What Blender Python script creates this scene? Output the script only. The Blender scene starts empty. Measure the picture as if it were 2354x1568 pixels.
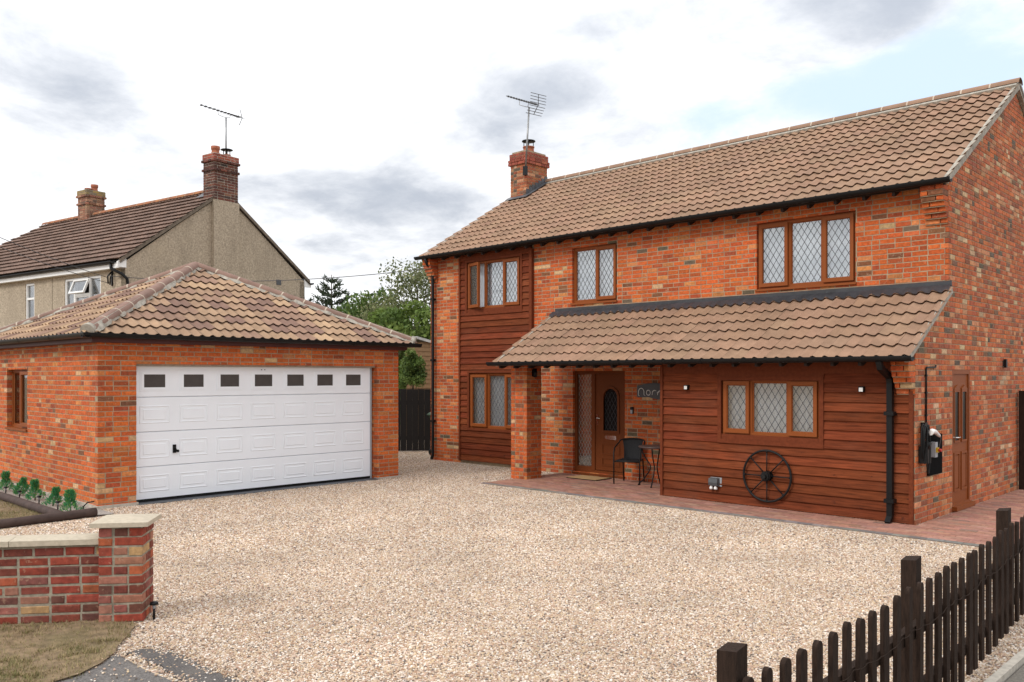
import bpy, bmesh, math, random
import numpy as np
from mathutils import Matrix, Vector, noise as mnoise
random.seed(7)
rng = np.random.default_rng(11)
SC = bpy.context.scene
COL = SC.collection
R = math.radians

# ------------------------------------------------------------------ camera
FPX, CX, HY, CAMH = 1965.0, 1177.0, 863.0, 1.95       # focal length, centre and horizon for a 2354 x 1568 picture
YAW = R(44.18)
cam_d = bpy.data.cameras.new('camera')
cam = bpy.data.objects.new('camera', cam_d)
COL.objects.link(cam)
cam.location = (0, 0, CAMH)
cam.rotation_euler = (R(90), 0, YAW)
cam_d.sensor_width = 36
cam_d.lens = FPX / 2354 * 36
cam_d.shift_y = (HY - 784) / 2354
cam_d.clip_start = 0.05
cam_d.clip_end = 3000
SC.camera = cam
FW = Vector((-math.sin(YAW), math.cos(YAW), 0))
RT = Vector((math.cos(YAW), math.sin(YAW), 0))


def at(px, py, w):
    """point at depth w metres along the direction of a pixel"""
    return Vector((0, 0, CAMH)) + w * (FW + RT * ((px - CX) / FPX) + Vector((0, 0, (HY - py) / FPX)))


# ------------------------------------------------------------------ sky, sun, exposure
SUN_EL, SUN_AZ = R(42), R(188)        # azimuth clockwise from +Y
world = bpy.data.worlds.new('World')
SC.world = world
world.use_nodes = True
wn, wl = world.node_tree.nodes, world.node_tree.links
wn.clear()
out = wn.new('ShaderNodeOutputWorld')
bg = wn.new('ShaderNodeBackground')
bg.inputs['Strength'].default_value = 0.1
sky = wn.new('ShaderNodeTexSky')
sky.sky_type = 'NISHITA'
sky.sun_disc = False
sky.sun_elevation = SUN_EL
sky.sun_rotation = SUN_AZ
sky.air_density = 1.0
sky.dust_density = 1.5
tc = wn.new('ShaderNodeTexCoord')


def wmath(op, a, b=None, c=None):
    n = wn.new('ShaderNodeMath')
    n.operation = op
    for i, v in enumerate((a, b, c)):
        if v is None:
            continue
        if isinstance(v, (int, float)):
            n.inputs[i].default_value = v
        else:
            wl.new(v, n.inputs[i])
    return n.outputs[0]


sep = wn.new('ShaderNodeSeparateXYZ')
wl.new(tc.outputs['Generated'], sep.inputs[0])
zz = wmath('ADD', wmath('MAXIMUM', sep.outputs[2], 0.0), 0.22)
comb = wn.new('ShaderNodeCombineXYZ')
wl.new(wmath('DIVIDE', sep.outputs[0], zz), comb.inputs[0])
wl.new(wmath('DIVIDE', sep.outputs[1], zz), comb.inputs[1])


def wnoise(scale, detail, off, rough=0.55):
    mp = wn.new('ShaderNodeMapping')
    mp.inputs['Location'].default_value = off
    wl.new(comb.outputs[0], mp.inputs[0])
    n = wn.new('ShaderNodeTexNoise')
    n.inputs['Scale'].default_value = scale
    n.inputs['Detail'].default_value = detail
    n.inputs['Roughness'].default_value = rough
    n.inputs['Distortion'].default_value = 0.25
    wl.new(mp.outputs[0], n.inputs['Vector'])
    return n.outputs['Fac']


def wrange(v, a, b, c=0.0, d=1.0):
    n = wn.new('ShaderNodeMapRange')
    n.interpolation_type = 'SMOOTHSTEP'
    n.inputs[1].default_value, n.inputs[2].default_value = a, b
    n.inputs[3].default_value, n.inputs[4].default_value = c, d
    wl.new(v, n.inputs[0])
    return n.outputs[0]


nrm = wn.new('ShaderNodeVectorMath')
nrm.operation = 'NORMALIZE'
wl.new(tc.outputs['Generated'], nrm.inputs[0])
sepn = wn.new('ShaderNodeSeparateXYZ')
wl.new(nrm.outputs[0], sepn.inputs[0])
azim = wmath('ARCTAN2', wmath('MULTIPLY', sepn.outputs[0], -1.0), sepn.outputs[1])      # left of +Y, radians
elev = wmath('ARCSINE', sepn.outputs[2])


def wblob(px, py, rx, ry):
    """soft patch of sky centred on a direction, rx by ry radians"""
    d = (at(px, py, 1.0) - Vector((0, 0, CAMH))).normalized()
    u = wmath('DIVIDE', wmath('SUBTRACT', azim, math.atan2(-d.x, d.y)), rx)
    v = wmath('DIVIDE', wmath('SUBTRACT', elev, math.asin(d.z)), ry)
    return wrange(wmath('ADD', wmath('MULTIPLY', u, u), wmath('MULTIPLY', v, v)), 1.0, 0.0)


big = wnoise(1.3, 8.0, (3.1, 1.7, 0.0), 0.6)
fine = wnoise(4.2, 9.0, (7.3, 4.2, 0.0), 0.62)
gap = wnoise(1.1, 6.0, (12.4, 9.1, 0.0), 0.55)
shape = wmath('ADD', wmath('MULTIPLY', big, 1.25), wmath('SUBTRACT', wmath('MULTIPLY', fine, .95), 0.60))
# cloud banks one can see in the view: heavier bellies, and a thin break with blue
bank = None
for px, py, rx, ry, wgt in ((830, 455, 0.20, .055, .44), (960, 490, .12, .05, .2), (1750, 10, 0.24, .09, .42), (1980, -10, .12, .06, .28), (60, 120, 0.13, .09, .30), (1080, 250, 0.19, .07, .46), (1250, 110, .16, .08, .40),
                            (930, 20, .09, .04, .3), (820, 580, .22, .03, .2), (1340, 270, .16, .07, .36)):
    b = wmath('MULTIPLY', wblob(px, py, rx, ry), wgt)
    bank = b if bank is None else wmath('ADD', bank, b)
clear = None
for px, py, rx, ry, wgt in ((2290, 110, 0.14, .09, .48), (2060, 200, .16, .06, .40), (1750, 230, .20, .05, .34), (1560, 320, .14, .05, .26)):
    b = wmath('MULTIPLY', wblob(px, py, rx, ry), wgt)
    clear = b if clear is None else wmath('ADD', clear, b)
dark = wrange(wmath('ADD', shape, wmath('MULTIPLY', bank, .72)), 0.33, 1.16)
bluem = wrange(wmath('ADD', wmath('MULTIPLY', wmath('ADD', gap, fine), 0.8), wmath('SUBTRACT', clear, wmath('ADD', wmath('MULTIPLY', bank, 1.0), .3))), 0.60, 1.22)
cl = wn.new('ShaderNodeMix')
cl.data_type = 'RGBA'
cl.inputs[6].default_value = (13.4, 13.5, 13.7, 1)
cl.inputs[7].default_value = (5.8, 6.3, 7.2, 1)
wl.new(dark, cl.inputs[0])
brt = wn.new('ShaderNodeMix')
brt.data_type = 'RGBA'
brt.blend_type = 'MULTIPLY'
brt.inputs[0].default_value = 1.0
wl.new(sky.outputs[0], brt.inputs[6])
brt.inputs[7].default_value = (1.5, 1.5, 1.45, 1)
hz = wn.new('ShaderNodeMix')
hz.data_type = 'RGBA'
hz.inputs[0].default_value = .6
wl.new(brt.outputs[2], hz.inputs[6])
hz.inputs[7].default_value = (10.6, 12.4, 14.8, 1)
mx = wn.new('ShaderNodeMix')
mx.data_type = 'RGBA'
wl.new(bluem, mx.inputs[0])
wl.new(cl.outputs[2], mx.inputs[6])
wl.new(hz.outputs[2], mx.inputs[7])
grad = wn.new('ShaderNodeVectorMath')
grad.operation = 'SCALE'
wl.new(mx.outputs[2], grad.inputs[0])
wl.new(wmath('MULTIPLY_ADD', wmath('MAXIMUM', sepn.outputs[2], 0.0), 0.5, 0.86), grad.inputs['Scale'])     # an overcast sky is brighter overhead
wl.new(grad.outputs[0], bg.inputs['Color'])
wl.new(bg.outputs[0], out.inputs[0])

sun_d = bpy.data.lights.new('sun', 'SUN')
sun_d.energy = 1.75
sun_d.angle = R(16)
sun_d.color = (1.0, 0.955, 0.89)
sun = bpy.data.objects.new('sun', sun_d)
COL.objects.link(sun)
sv = Vector((math.sin(SUN_AZ) * math.cos(SUN_EL), math.cos(SUN_AZ) * math.cos(SUN_EL), math.sin(SUN_EL)))
sun.rotation_euler = (-sv).to_track_quat('-Z', 'Y').to_euler()
sun.location = (0, 0, 30)
SC.view_settings.view_transform = 'Standard'
SC.view_settings.look = 'None'
SC.view_settings.gamma = 1
SC.view_settings.exposure = 0.0
SC.view_settings.use_curve_mapping = False


# ------------------------------------------------------------------ materials
def pmat(name, col, rough=0.6, var=0.15, scale=12.0, bump=0.0, bscale=60.0, src=None, metal=0.0, spec=0.35,
         grain=None, patches=None, detail=4.0, var2=None):
    """Principled material: colour (plain, per object or per face) broken up by noise, stains and relief."""
    m = bpy.data.materials.new(name)
    m.use_nodes = True
    N, L = m.node_tree.nodes, m.node_tree.links
    b = N['Principled BSDF']
    b.inputs['Roughness'].default_value = rough
    b.inputs['Metallic'].default_value = metal
    b.inputs['Specular IOR Level'].default_value = spec
    geo = N.new('ShaderNodeNewGeometry')
    pos = geo.outputs['Position']

    def mapped(sc):
        mp = N.new('ShaderNodeMapping')
        mp.inputs['Scale'].default_value = sc
        L.new(pos, mp.inputs[0])
        return mp.outputs[0]

    def noise(s, vec=None, det=detail, rg=0.55):
        n = N.new('ShaderNodeTexNoise')
        n.inputs['Scale'].default_value = s
        n.inputs['Detail'].default_value = det
        n.inputs['Roughness'].default_value = rg
        L.new(vec if vec is not None else pos, n.inputs['Vector'])
        return n.outputs['Fac']

    def mrange(v, a, bb, c, d):
        n = N.new('ShaderNodeMapRange')
        n.inputs[1].default_value, n.inputs[2].default_value, n.inputs[3].default_value, n.inputs[4].default_value = a, bb, c, d
        L.new(v, n.inputs[0])
        return n.outputs[0]
    if src == 'obj':
        o = N.new('ShaderNodeObjectInfo')
        cur = o.outputs['Color']
    elif src == 'attr':
        a = N.new('ShaderNodeAttribute')
        a.attribute_name = 'tint'
        cur = a.outputs['Color']
    else:
        rgb = N.new('ShaderNodeRGB')
        rgb.outputs[0].default_value = (*col, 1)
        cur = rgb.outputs[0]

    def mul(cur, fac):
        v = N.new('ShaderNodeVectorMath')
        v.operation = 'SCALE'
        L.new(cur, v.inputs[0])
        L.new(fac, v.inputs['Scale'])
        return v.outputs[0]
    if var:
        vec = mapped(grain) if grain else None
        cur = mul(cur, mrange(noise(scale, vec), 0.28, 0.72, 1 - var, 1 + var))
    if var2:
        cur = mul(cur, mrange(noise(var2[0], None, 5.0), 0.3, 0.7, 1 - var2[1], 1 + var2[1]))
    for p in (patches or ()):
        pc, ps, lo, hi, amt = p[:5]
        vec = mapped(p[5]) if len(p) > 5 else None
        f = mrange(noise(ps, vec, 5.0, 0.62), lo, hi, 0.0, amt)
        mixn = N.new('ShaderNodeMix')
        mixn.data_type = 'RGBA'
        L.new(f, mixn.inputs[0])
        L.new(cur, mixn.inputs[6])
        mixn.inputs[7].default_value = (*pc, 1)
        cur = mixn.outputs[2]
    L.new(cur, b.inputs['Base Color'])
    if bump:
        bp = N.new('ShaderNodeBump')
        bp.inputs['Strength'].default_value = bump
        bp.inputs['Distance'].default_value = 0.01
        L.new(noise(bscale, mapped(grain) if grain else None), bp.inputs['Height'])
        L.new(bp.outputs[0], b.inputs['Normal'])
    return m


M = {}
brick_patch = [((0.56, 0.38, 0.25), 21.0, 0.60, 0.74, 0.48), ((0.16, 0.07, 0.045), 14.0, 0.62, 0.80, 0.5), ((.60, .40, .30), 2.2, .58, .8, .14)]
M['brick_o'] = pmat('brick', (.4, .1, .05), .85, .30, 24, .4, 120, 'obj', patches=brick_patch, var2=(.9, .10))
M['brick_a'] = pmat('brickwork', (.4, .1, .05), .85, .30, 24, .4, 120, 'attr', patches=brick_patch, var2=(.9, .10))
M['mortar'] = pmat('mortar', (.33, .25, .165), .95, .25, 9, .3, 90, patches=[((.26, .20, .14), 3.0, .5, .75, .5)])
M['mortar_grey'] = pmat('grey mortar', (.36, .33, .28), .95, .3, 14, .5, 60, patches=[((.16, .15, .12), 6.0, .5, .75, .7)])
M['mortar_wall'] = pmat('weathered mortar', (.29, .255, .195), .95, .3, 22, .6, 90, patches=[((.10, .085, .06), 7.0, .5, .75, .6)])
M['tile_o'] = pmat('roof tile', (.36, .22, .15), .85, .14, 5, .2, 200, 'obj', var2=(1.3, .10), patches=[((.16, .10, .065), 7.0, .60, .80, .35, (1.5, .5, .5)), ((.42, .37, .29), 34.0, .70, .80, .4)], spec=.2)
M['tile_a'] = pmat('roof tiles', (.36, .22, .15), .85, .14, 5, .2, 200, 'attr', var2=(1.3, .10), patches=[((.16, .10, .065), 7.0, .60, .80, .35, (1.5, .5, .5)), ((.42, .37, .29), 34.0, .70, .80, .4)], spec=.2)
lich = [((.42, .37, .30), 16.0, .64, .78, .55), ((.05, .04, .035), 7.0, .55, .8, .6)]
M['otile_o'] = pmat('old roof tile', (.12, .07, .05), .9, .3, 6, .3, 90, 'obj', patches=lich)
M['otile_a'] = pmat('old roof tiles', (.12, .07, .05), .9, .3, 6, .3, 90, 'attr', patches=lich)
M['ridge_old'] = pmat('old ridge', (.30, .12, .06), .9, .35, 5, .3, 60, patches=[((.36, .24, .05), 5.0, .55, .72, .6), ((.12, .08, .06), 3, .5, .7, .6)])
M['deck'] = pmat('roof underlay', (.03, .026, .023), .9, 0)
M['clad'] = pmat('stained cladding', (.17, .045, .022), .65, .42, 3, .3, 40, 'obj', grain=(1.0, 10, 16), patches=[((.05, .014, .009), 5.0, .64, .71, .75, (1, 1, 1.6)), ((.17, .070, .040), 1.7, .5, .78, .3)], spec=.08)
M['clad_trim'] = pmat('stained trim', (.145, .036, .015), .65, .2, 6, .2, 50, grain=(4, 6, 4), spec=.08)
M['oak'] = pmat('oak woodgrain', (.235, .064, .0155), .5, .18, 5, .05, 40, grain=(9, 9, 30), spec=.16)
M['oak_porch_shade'] = pmat('porch shaded dark oak woodgrain', (.15, .040, .011), .5, .2, 5, .05, 40, grain=(9, 9, 30), spec=.16)  # front door oak, its colour lowered to carry the porch shade
M['black'] = pmat('black plastic', (.0075, .0075, .008), .42, .25, 3, 0, spec=.22)
M['iron'] = pmat('black iron', (.0085, .008, .008), .5, .3, 20, .3, 150, patches=[((.06, .05, .04), 25, .68, .82, .3)], spec=.25)
M['steel'] = pmat('grey steel', (.25, .25, .25), .4, .2, 9, 0, metal=.8)
M['chrome'] = pmat('chrome', (.7, .68, .64), .18, .05, 5, 0, metal=1.0)
M['lead'] = pmat('sheet lead', (.075, .08, .09), .5, .3, 5, .2, 15, spec=.5, patches=[((.28, .29, .31), 7, .6, .8, .45)])
M['lead_dark'] = pmat('black flashing', (.032, .033, .038), .45, .35, 6, .3, 12, spec=.5, patches=[((.13, .14, .16), 9, .62, .8, .4)])
M['came'] = pmat('lead came', (.055, .055, .06), .5, .1, 20, 0)
M['came_pale'] = pmat('pale came', (.32, .31, .29), .4, .1, 20, 0, metal=.3)
M['white'] = pmat('white panel', (.83, .865, .915), .42, .02, 3, 0, spec=.4, patches=[((.62, .60, .57), 2.2, .62, .85, .10)])
M['upvc'] = pmat('white frame', (.80, .80, .79), .35, .03, 3, 0)
M['dark_net'] = pmat('dim net', (.16, .155, .15), .9, .3, 25, 0)
M['curtain'] = pmat('net curtain', (.80, .83, .88), .9, .10, 18, 0, grain=(1, 1, .15))
M['room'] = pmat('dark interior', (.03, .028, .026), .9, 0)  # near-black colour stands in for the shade of unlit rooms
M['dark_pane'] = pmat('smoked pane', (.075, .066, .062), .55, .1, 8, 0, spec=.15)
M['dark_glazing'] = pmat('dark glazing', (.012, .011, .011), .25, .1, 8, 0, spec=.12)
M['matte_black'] = pmat('matte black', (.006, .006, .0065), .9, .1, 8, 0, spec=.04)
M['fascia'] = pmat('fascia paint', (.085, .028, .026), .5, .2, 5, 0)
M['rafter'] = pmat('dark rafter', (.028, .016, .012), .7, .2, 8, 0)
M['dash'] = pmat('pebbledash', (.385, .32, .24), .95, .38, 24, .7, 60, patches=[((.22, .18, .13), 1.3, .5, .78, .55, (1, 1, .35)), ((.45, .37, .26), .9, .55, .8, .5)])
M['stone'] = pmat('sandstone', (.45, .39, .30), .9, .12, 30, .35, 80, patches=[((.30, .25, .17), 9, .6, .8, .4)])
M['conc'] = pmat('concrete', (.44, .40, .34), .95, .2, 20, .4, 80, patches=[((.25, .22, .18), 6, .55, .8, .5)])
M['fence'] = pmat('brown fence stain', (.028, .0165, .0115), .8, .4, 6, .4, 40, grain=(14, 14, 2.2), patches=[((.06, .036, .025), 8, .62, .8, .5, (6, 6, 1.5))], spec=.15)
M['logs'] = pmat('brown landscape log', (.060, .038, .032), .8, .3, 8, .5, 30, patches=[((.12, .09, .075), 9, .6, .8, .4)])
M['pale_fence'] = pmat('pale timber', (.20, .12, .062), .8, .25, 6, .2, 30, grain=(2, 2, 16))
M['shutter'] = pmat('dark boards', (.0095, .007, .0065), .8, .25, 6, .2, 30, grain=(20, 20, 1.5))
M['bin'] = pmat('green bin plastic', (.045, .075, .045), .5, .15, 8, 0)
M['mat'] = pmat('coir', (.42, .26, .12), .95, .25, 60, .6, 200)
M['rattan'] = pmat('black weave', (.012, .012, .014), .6, .4, 90, .6, 220)
M['slab_top'] = pmat('brown slat top', (.075, .05, .045), .5, .2, 8, 0)
M['terracotta'] = pmat('terracotta pot', (.33, .11, .06), .8, .25, 8, .2, 40, patches=[((.22, .2, .12), 9, .6, .8, .5)])
M['bark'] = pmat('bark', (.09, .07, .05), .95, .35, 9, .6, 30)
M['cable'] = pmat('cable', (.06, .06, .065), .6, 0)
M['white_pl'] = pmat('white plastic', (.80, .79, .77), .35, .03, 4, 0)
M['grey_pl'] = pmat('grey plastic', (.34, .35, .37), .45, .05, 4, 0)
M['dgrey_pl'] = pmat('dark grey plastic', (.075, .077, .082), .4, .1, 6, 0)
M['red_pl'] = pmat('red plastic', (.45, .03, .02), .4, 0)
M['yel_pl'] = pmat('yellow plastic', (.60, .36, .03), .4, 0)
M['string'] = pmat('lighting wire', (.035, .022, .016), .8, 0, spec=.1)
M['paver_o'] = pmat('paver', (.3, .15, .1), .9, .2, 18, .3, 110, 'obj', patches=[((.26, .19, .16), 2.2, .55, .8, .25)])
M['paver_a'] = pmat('pavers', (.3, .15, .1), .9, .2, 18, .3, 110, 'attr', patches=[((.26, .19, .16), 2.2, .55, .8, .25)])
M['joint'] = pmat('jointing sand', (.16, .12, .09), .95, .3, 20, 0)
M['earth'] = pmat('dry lawn', (.20, .14, .082), .95, .4, 14, .8, 40, patches=[((.12, .105, .045), 1.6, .52, .72, .6), ((.29, .21, .135), 3.1, .55, .72, .65)])
M['soil'] = pmat('pale bed grit', (.33, .29, .26), .95, .55, 60, .8, 90)
M['tarmac'] = pmat('tarmac', (.142, .130, .122), .95, .5, 80, .8, 120, patches=[((.27, .235, .20), 3, .52, .78, .5)])
M['tarmac_new'] = pmat('new tarmac', (.098, .089, .085), .95, .5, 90, .9, 120, patches=[((.20, .175, .15), 4, .5, .75, .6)])
M['verge'] = pmat('pavement verge', (.15, .135, .115), .95, .35, 60, .5, 90, patches=[((.07, .085, .03), 2.6, .52, .7, .8)])
M['leaf'] = None


def leafmat(name, tr=0.25):
    m = bpy.data.materials.new(name)
    m.use_nodes = True
    N, L = m.node_tree.nodes, m.node_tree.links
    b = N['Principled BSDF']
    b.inputs['Roughness'].default_value = .65
    b.inputs['Specular IOR Level'].default_value = .25
    a = N.new('ShaderNodeAttribute')
    a.attribute_name = 'tint'
    L.new(a.outputs['Color'], b.inputs['Base Color'])
    t = N.new('ShaderNodeBsdfTranslucent')
    L.new(a.outputs['Color'], t.inputs[0])
    mxs = N.new('ShaderNodeMixShader')
    mxs.inputs[0].default_value = tr
    L.new(b.outputs[0], mxs.inputs[1])
    L.new(t.outputs[0], mxs.inputs[2])
    L.new(mxs.outputs[0], N['Material Output'].inputs[0])
    return m


M['leaf'] = leafmat('foliage', .3)
M['blade'] = leafmat('grass blades', .2)


def glassmat(name, base=.05, top=.65, tint=(.93, .95, .96)):
    m = bpy.data.materials.new(name)
    m.use_nodes = True
    N, L = m.node_tree.nodes, m.node_tree.links
    N.remove(N['Principled BSDF'])
    tr = N.new('ShaderNodeBsdfTransparent')
    tr.inputs[0].default_value = (*tint, 1)
    gl = N.new('ShaderNodeBsdfGlossy')
    gl.inputs['Roughness'].default_value = .03
    fr = N.new('ShaderNodeLayerWeight')
    fr.inputs[0].default_value = .25
    mr = N.new('ShaderNodeMapRange')
    mr.inputs[3].default_value, mr.inputs[4].default_value = base, top
    L.new(fr.outputs['Fresnel'], mr.inputs[0])
    mxs = N.new('ShaderNodeMixShader')
    L.new(mr.outputs[0], mxs.inputs[0])
    L.new(tr.outputs[0], mxs.inputs[1])
    L.new(gl.outputs[0], mxs.inputs[2])
    L.new(mxs.outputs[0], N['Material Output'].inputs[0])
    return m


M['glass'] = glassmat('window glass', .27, .85)

# gravel stones: one colour per stone
gm = bpy.data.materials.new('gravel stone')
gm.use_nodes = True
N, L = gm.node_tree.nodes, gm.node_tree.links
oi = N.new('ShaderNodeObjectInfo')
cr = N.new('ShaderNodeValToRGB')
cr.color_ramp.interpolation = 'CONSTANT'
GS = .765
GT = (1.04, .985, .945)
stops = [(0, (.62, .49, .36)), (.16, (.70, .60, .48)), (.32, (.46, .31, .21)), (.44, (.86, .80, .72)), (.58, (.58, .42, .32)), (.68, (.32, .26, .22)), (.76, (.66, .52, .34)), (.85, (.17, .14, .12)), (.92, (.54, .37, .29)), (.96, (.95, .92, .87))]
stops = [(p_, tuple(GS * x * g_ for x, g_ in zip(c_, GT))) for p_, c_ in stops]
els = cr.color_ramp.elements
els[0].position, els[0].color = stops[0][0], (*stops[0][1], 1)
els[1].position, els[1].color = stops[1][0], (*stops[1][1], 1)
for p_, c_ in stops[2:]:
    e_ = els.new(p_)
    e_.color = (*c_, 1)
L.new(oi.outputs['Random'], cr.inputs[0])
geo = N.new('ShaderNodeNewGeometry')
nz = N.new('ShaderNodeTexNoise')
nz.inputs['Scale'].default_value = .9
nz.inputs['Detail'].default_value = 6
L.new(geo.outputs['Position'], nz.inputs['Vector'])
mr = N.new('ShaderNodeMapRange')
mr.inputs[1].default_value, mr.inputs[2].default_value, mr.inputs[3].default_value, mr.inputs[4].default_value = .3, .7, .84, 1.12
L.new(nz.outputs['Fac'], mr.inputs[0])
vs_ = N.new('ShaderNodeVectorMath')
vs_.operation = 'SCALE'
L.new(cr.outputs[0], vs_.inputs[0])
L.new(mr.outputs[0], vs_.inputs['Scale'])
L.new(vs_.outputs[0], N['Principled BSDF'].inputs['Base Color'])
N['Principled BSDF'].inputs['Roughness'].default_value = .8
M['stone_bit'] = gm
# gravel bed under the loose stones
gb = bpy.data.materials.new('gravel bed')
gb.use_nodes = True
N, L = gb.node_tree.nodes, gb.node_tree.links
geo = N.new('ShaderNodeNewGeometry')
vo = N.new('ShaderNodeTexVoronoi')
vo.inputs['Scale'].default_value = 52
L.new(geo.outputs['Position'], vo.inputs['Vector'])
sepc = N.new('ShaderNodeSeparateColor')
L.new(vo.outputs['Color'], sepc.inputs[0])
cr2 = N.new('ShaderNodeValToRGB')
cr2.color_ramp.interpolation = 'CONSTANT'
els = cr2.color_ramp.elements
els[0].position, els[0].color = 0, (*stops[0][1], 1)
els[1].position, els[1].color = stops[1][0], (*stops[1][1], 1)
for p_, c_ in stops[2:]:
    e_ = els.new(p_)
    e_.color = (*c_, 1)
L.new(sepc.outputs[0], cr2.inputs[0])
L.new(cr2.outputs[0], N['Principled BSDF'].inputs['Base Color'])
N['Principled BSDF'].inputs['Roughness'].default_value = .9
bp = N.new('ShaderNodeBump')
bp.invert = True
bp.inputs['Strength'].default_value = .8
bp.inputs['Distance'].default_value = .012
L.new(vo.outputs['Distance'], bp.inputs['Height'])
L.new(bp.outputs[0], N['Principled BSDF'].inputs['Normal'])
M['gravel'] = gb


# ------------------------------------------------------------------ mesh helpers
class Fr:
    """local frame: origin o, axes u v n"""

    def __init__(s, o, u, v, n):
        s.o, s.u, s.v, s.n = Vector(o), Vector(u), Vector(v), Vector(n)

    def p(s, a, b, c=0.0):
        return s.o + s.u * a + s.v * b + s.n * c

    def mat(s):
        m = Matrix.Identity(4)
        for i in range(3):
            m[i][0], m[i][1], m[i][2], m[i][3] = s.u[i], s.v[i], s.n[i], s.o[i]
        return m


WF = Fr((0, 0, 0), (1, 0, 0), (0, 1, 0), (0, 0, 1))


class MB:
    def __init__(s):
        s.v, s.f, s.t, s.sm = [], [], [], []

    def add(s, vs, fs, tint=None, smooth=False):
        k = len(s.v)
        s.v.extend([tuple(q) for q in vs])
        for f in fs:
            s.f.append(tuple(i + k for i in f))
            s.t.append(tint)
            s.sm.append(smooth)

    def box(s, a, b, c, d, e, f, fr=None, tint=None):
        vs = [(x, y, z) for z in (e, f) for y in (c, d) for x in (a, b)]
        if fr:
            vs = [fr.p(*q) for q in vs]
        s.add(vs, [(0, 2, 3, 1), (4, 5, 7, 6), (0, 1, 5, 4), (2, 6, 7, 3), (0, 4, 6, 2), (1, 3, 7, 5)], tint)
        return s

    def rect_ring(s, a, b, c, d, w, e, f, fr=None, tint=None):
        """picture frame a..b by c..d, bar width w, depth e..f"""
        s.box(a, b, c, c + w, e, f, fr, tint)
        s.box(a, b, d - w, d, e, f, fr, tint)
        s.box(a, a + w, c + w, d - w, e, f, fr, tint)
        s.box(b - w, b, c + w, d - w, e, f, fr, tint)
        return s

    def poly(s, pts, fr=None, tint=None):
        vs = [fr.p(*q) if fr else q for q in pts]
        s.add(vs, [tuple(range(len(vs)))], tint)
        return s

    def prism(s, pts, n0, n1, fr=WF, tint=None):
        """extrude the (u,v) outline from n0 to n1"""
        k = len(pts)
        vs = [fr.p(a, b, n0) for a, b in pts] + [fr.p(a, b, n1) for a, b in pts]
        fs = [tuple(range(k))[::-1], tuple(range(k, 2 * k))] + [(i, (i + 1) % k, k + (i + 1) % k, k + i) for i in range(k)]
        s.add(vs, fs, tint)
        return s

    def tube(s, path, r, seg=8, tint=None, cap=True, smooth=True, phase=0.0):
        P = [Vector(q) for q in path]
        rs = r if isinstance(r, (list, tuple)) else [r] * len(P)
        k0 = len(s.v)
        ref = None
        for i, q in enumerate(P):
            t = (P[min(i + 1, len(P) - 1)] - P[max(i - 1, 0)]).normalized()
            if ref is None:
                ref = Vector((0, 0, 1)) if abs(t.z) < .9 else Vector((1, 0, 0))
            a = (ref - t * ref.dot(t)).normalized()
            ref = a
            b = t.cross(a)
            for j in range(seg):
                g = 2 * math.pi * j / seg + phase
                s.v.append(tuple(q + (a * math.cos(g) + b * math.sin(g)) * rs[i]))
        for i in range(len(P) - 1):
            for j in range(seg):
                s.f.append((k0 + i * seg + j, k0 + i * seg + (j + 1) % seg, k0 + (i + 1) * seg + (j + 1) % seg, k0 + (i + 1) * seg + j))
                s.t.append(tint)
                s.sm.append(smooth)
        if cap:
            for f in (tuple(range(k0 + seg - 1, k0 - 1, -1)), tuple(range(k0 + (len(P) - 1) * seg, k0 + len(P) * seg))):
                s.f.append(f)
                s.t.append(tint)
                s.sm.append(False)
        return s

    def lathe(s, prof, c=(0, 0, 0), seg=16, tint=None):
        c = Vector(c)
        k = len(prof)
        vs = []
        for j in range(seg):
            g = 2 * math.pi * j / seg
            vs += [c + Vector((rr * math.cos(g), rr * math.sin(g), z)) for rr, z in prof]
        fs = [(j * k + i, ((j + 1) % seg) * k + i, ((j + 1) % seg) * k + i + 1, j * k + i + 1) for j in range(seg) for i in range(k - 1)]
        s.add(vs, fs, tint, True)
        return s

    def mesh(s, name, mat, tints=False):
        me = bpy.data.meshes.new(name)
        me.from_pydata(s.v, [], s.f)
        me.materials.append(mat)
        me.polygons.foreach_set('use_smooth', s.sm)
        if tints:
            a = me.attributes.new('tint', 'FLOAT_COLOR', 'FACE')
            arr = np.array([(t if t is not None else (.4, .4, .4)) for t in s.t], dtype=np.float32)
            arr = np.hstack([arr, np.ones((len(arr), 1), np.float32)]).ravel()
            a.data.foreach_set('color', arr)
        me.update()
        return me

    def build(s, name, mat, parent=None, tints=False, **kw):
        return link(name, s.mesh(name, mat, tints), parent, **kw)


def link(name, me, parent=None, label=None, cat=None, group=None, kind=None, color=None, matrix=None):
    o = bpy.data.objects.new(name, me)
    COL.objects.link(o)
    if matrix is not None:
        o.matrix_basis = matrix
    if parent is not None:
        o.parent = parent
        o.matrix_parent_inverse = INV.get(parent.name, Matrix.Identity(4))
    if color is not None:
        o.color = (*color, 1)
    tag(o, label, cat, group, kind)
    return o


INV = {}


def tag(o, label=None, cat=None, group=None, kind=None):
    for k, v in (('label', label), ('category', cat), ('group', group), ('kind', kind)):
        if v:
            o[k] = v
    return o


def thing(name, label, cat, loc=(0, 0, 0), rz=0.0, group=None, local=False):
    """Empty at the base of a thing; its parts are written in world coordinates unless local"""
    o = bpy.data.objects.new(name, None)
    COL.objects.link(o)
    o.empty_display_size = .3
    m = Matrix.Translation(Vector(loc)) @ Matrix.Rotation(rz, 4, 'Z')
    o.matrix_basis = m
    if not local:
        INV[o.name] = m.inverted()
    return tag(o, label, cat, group)


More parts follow.
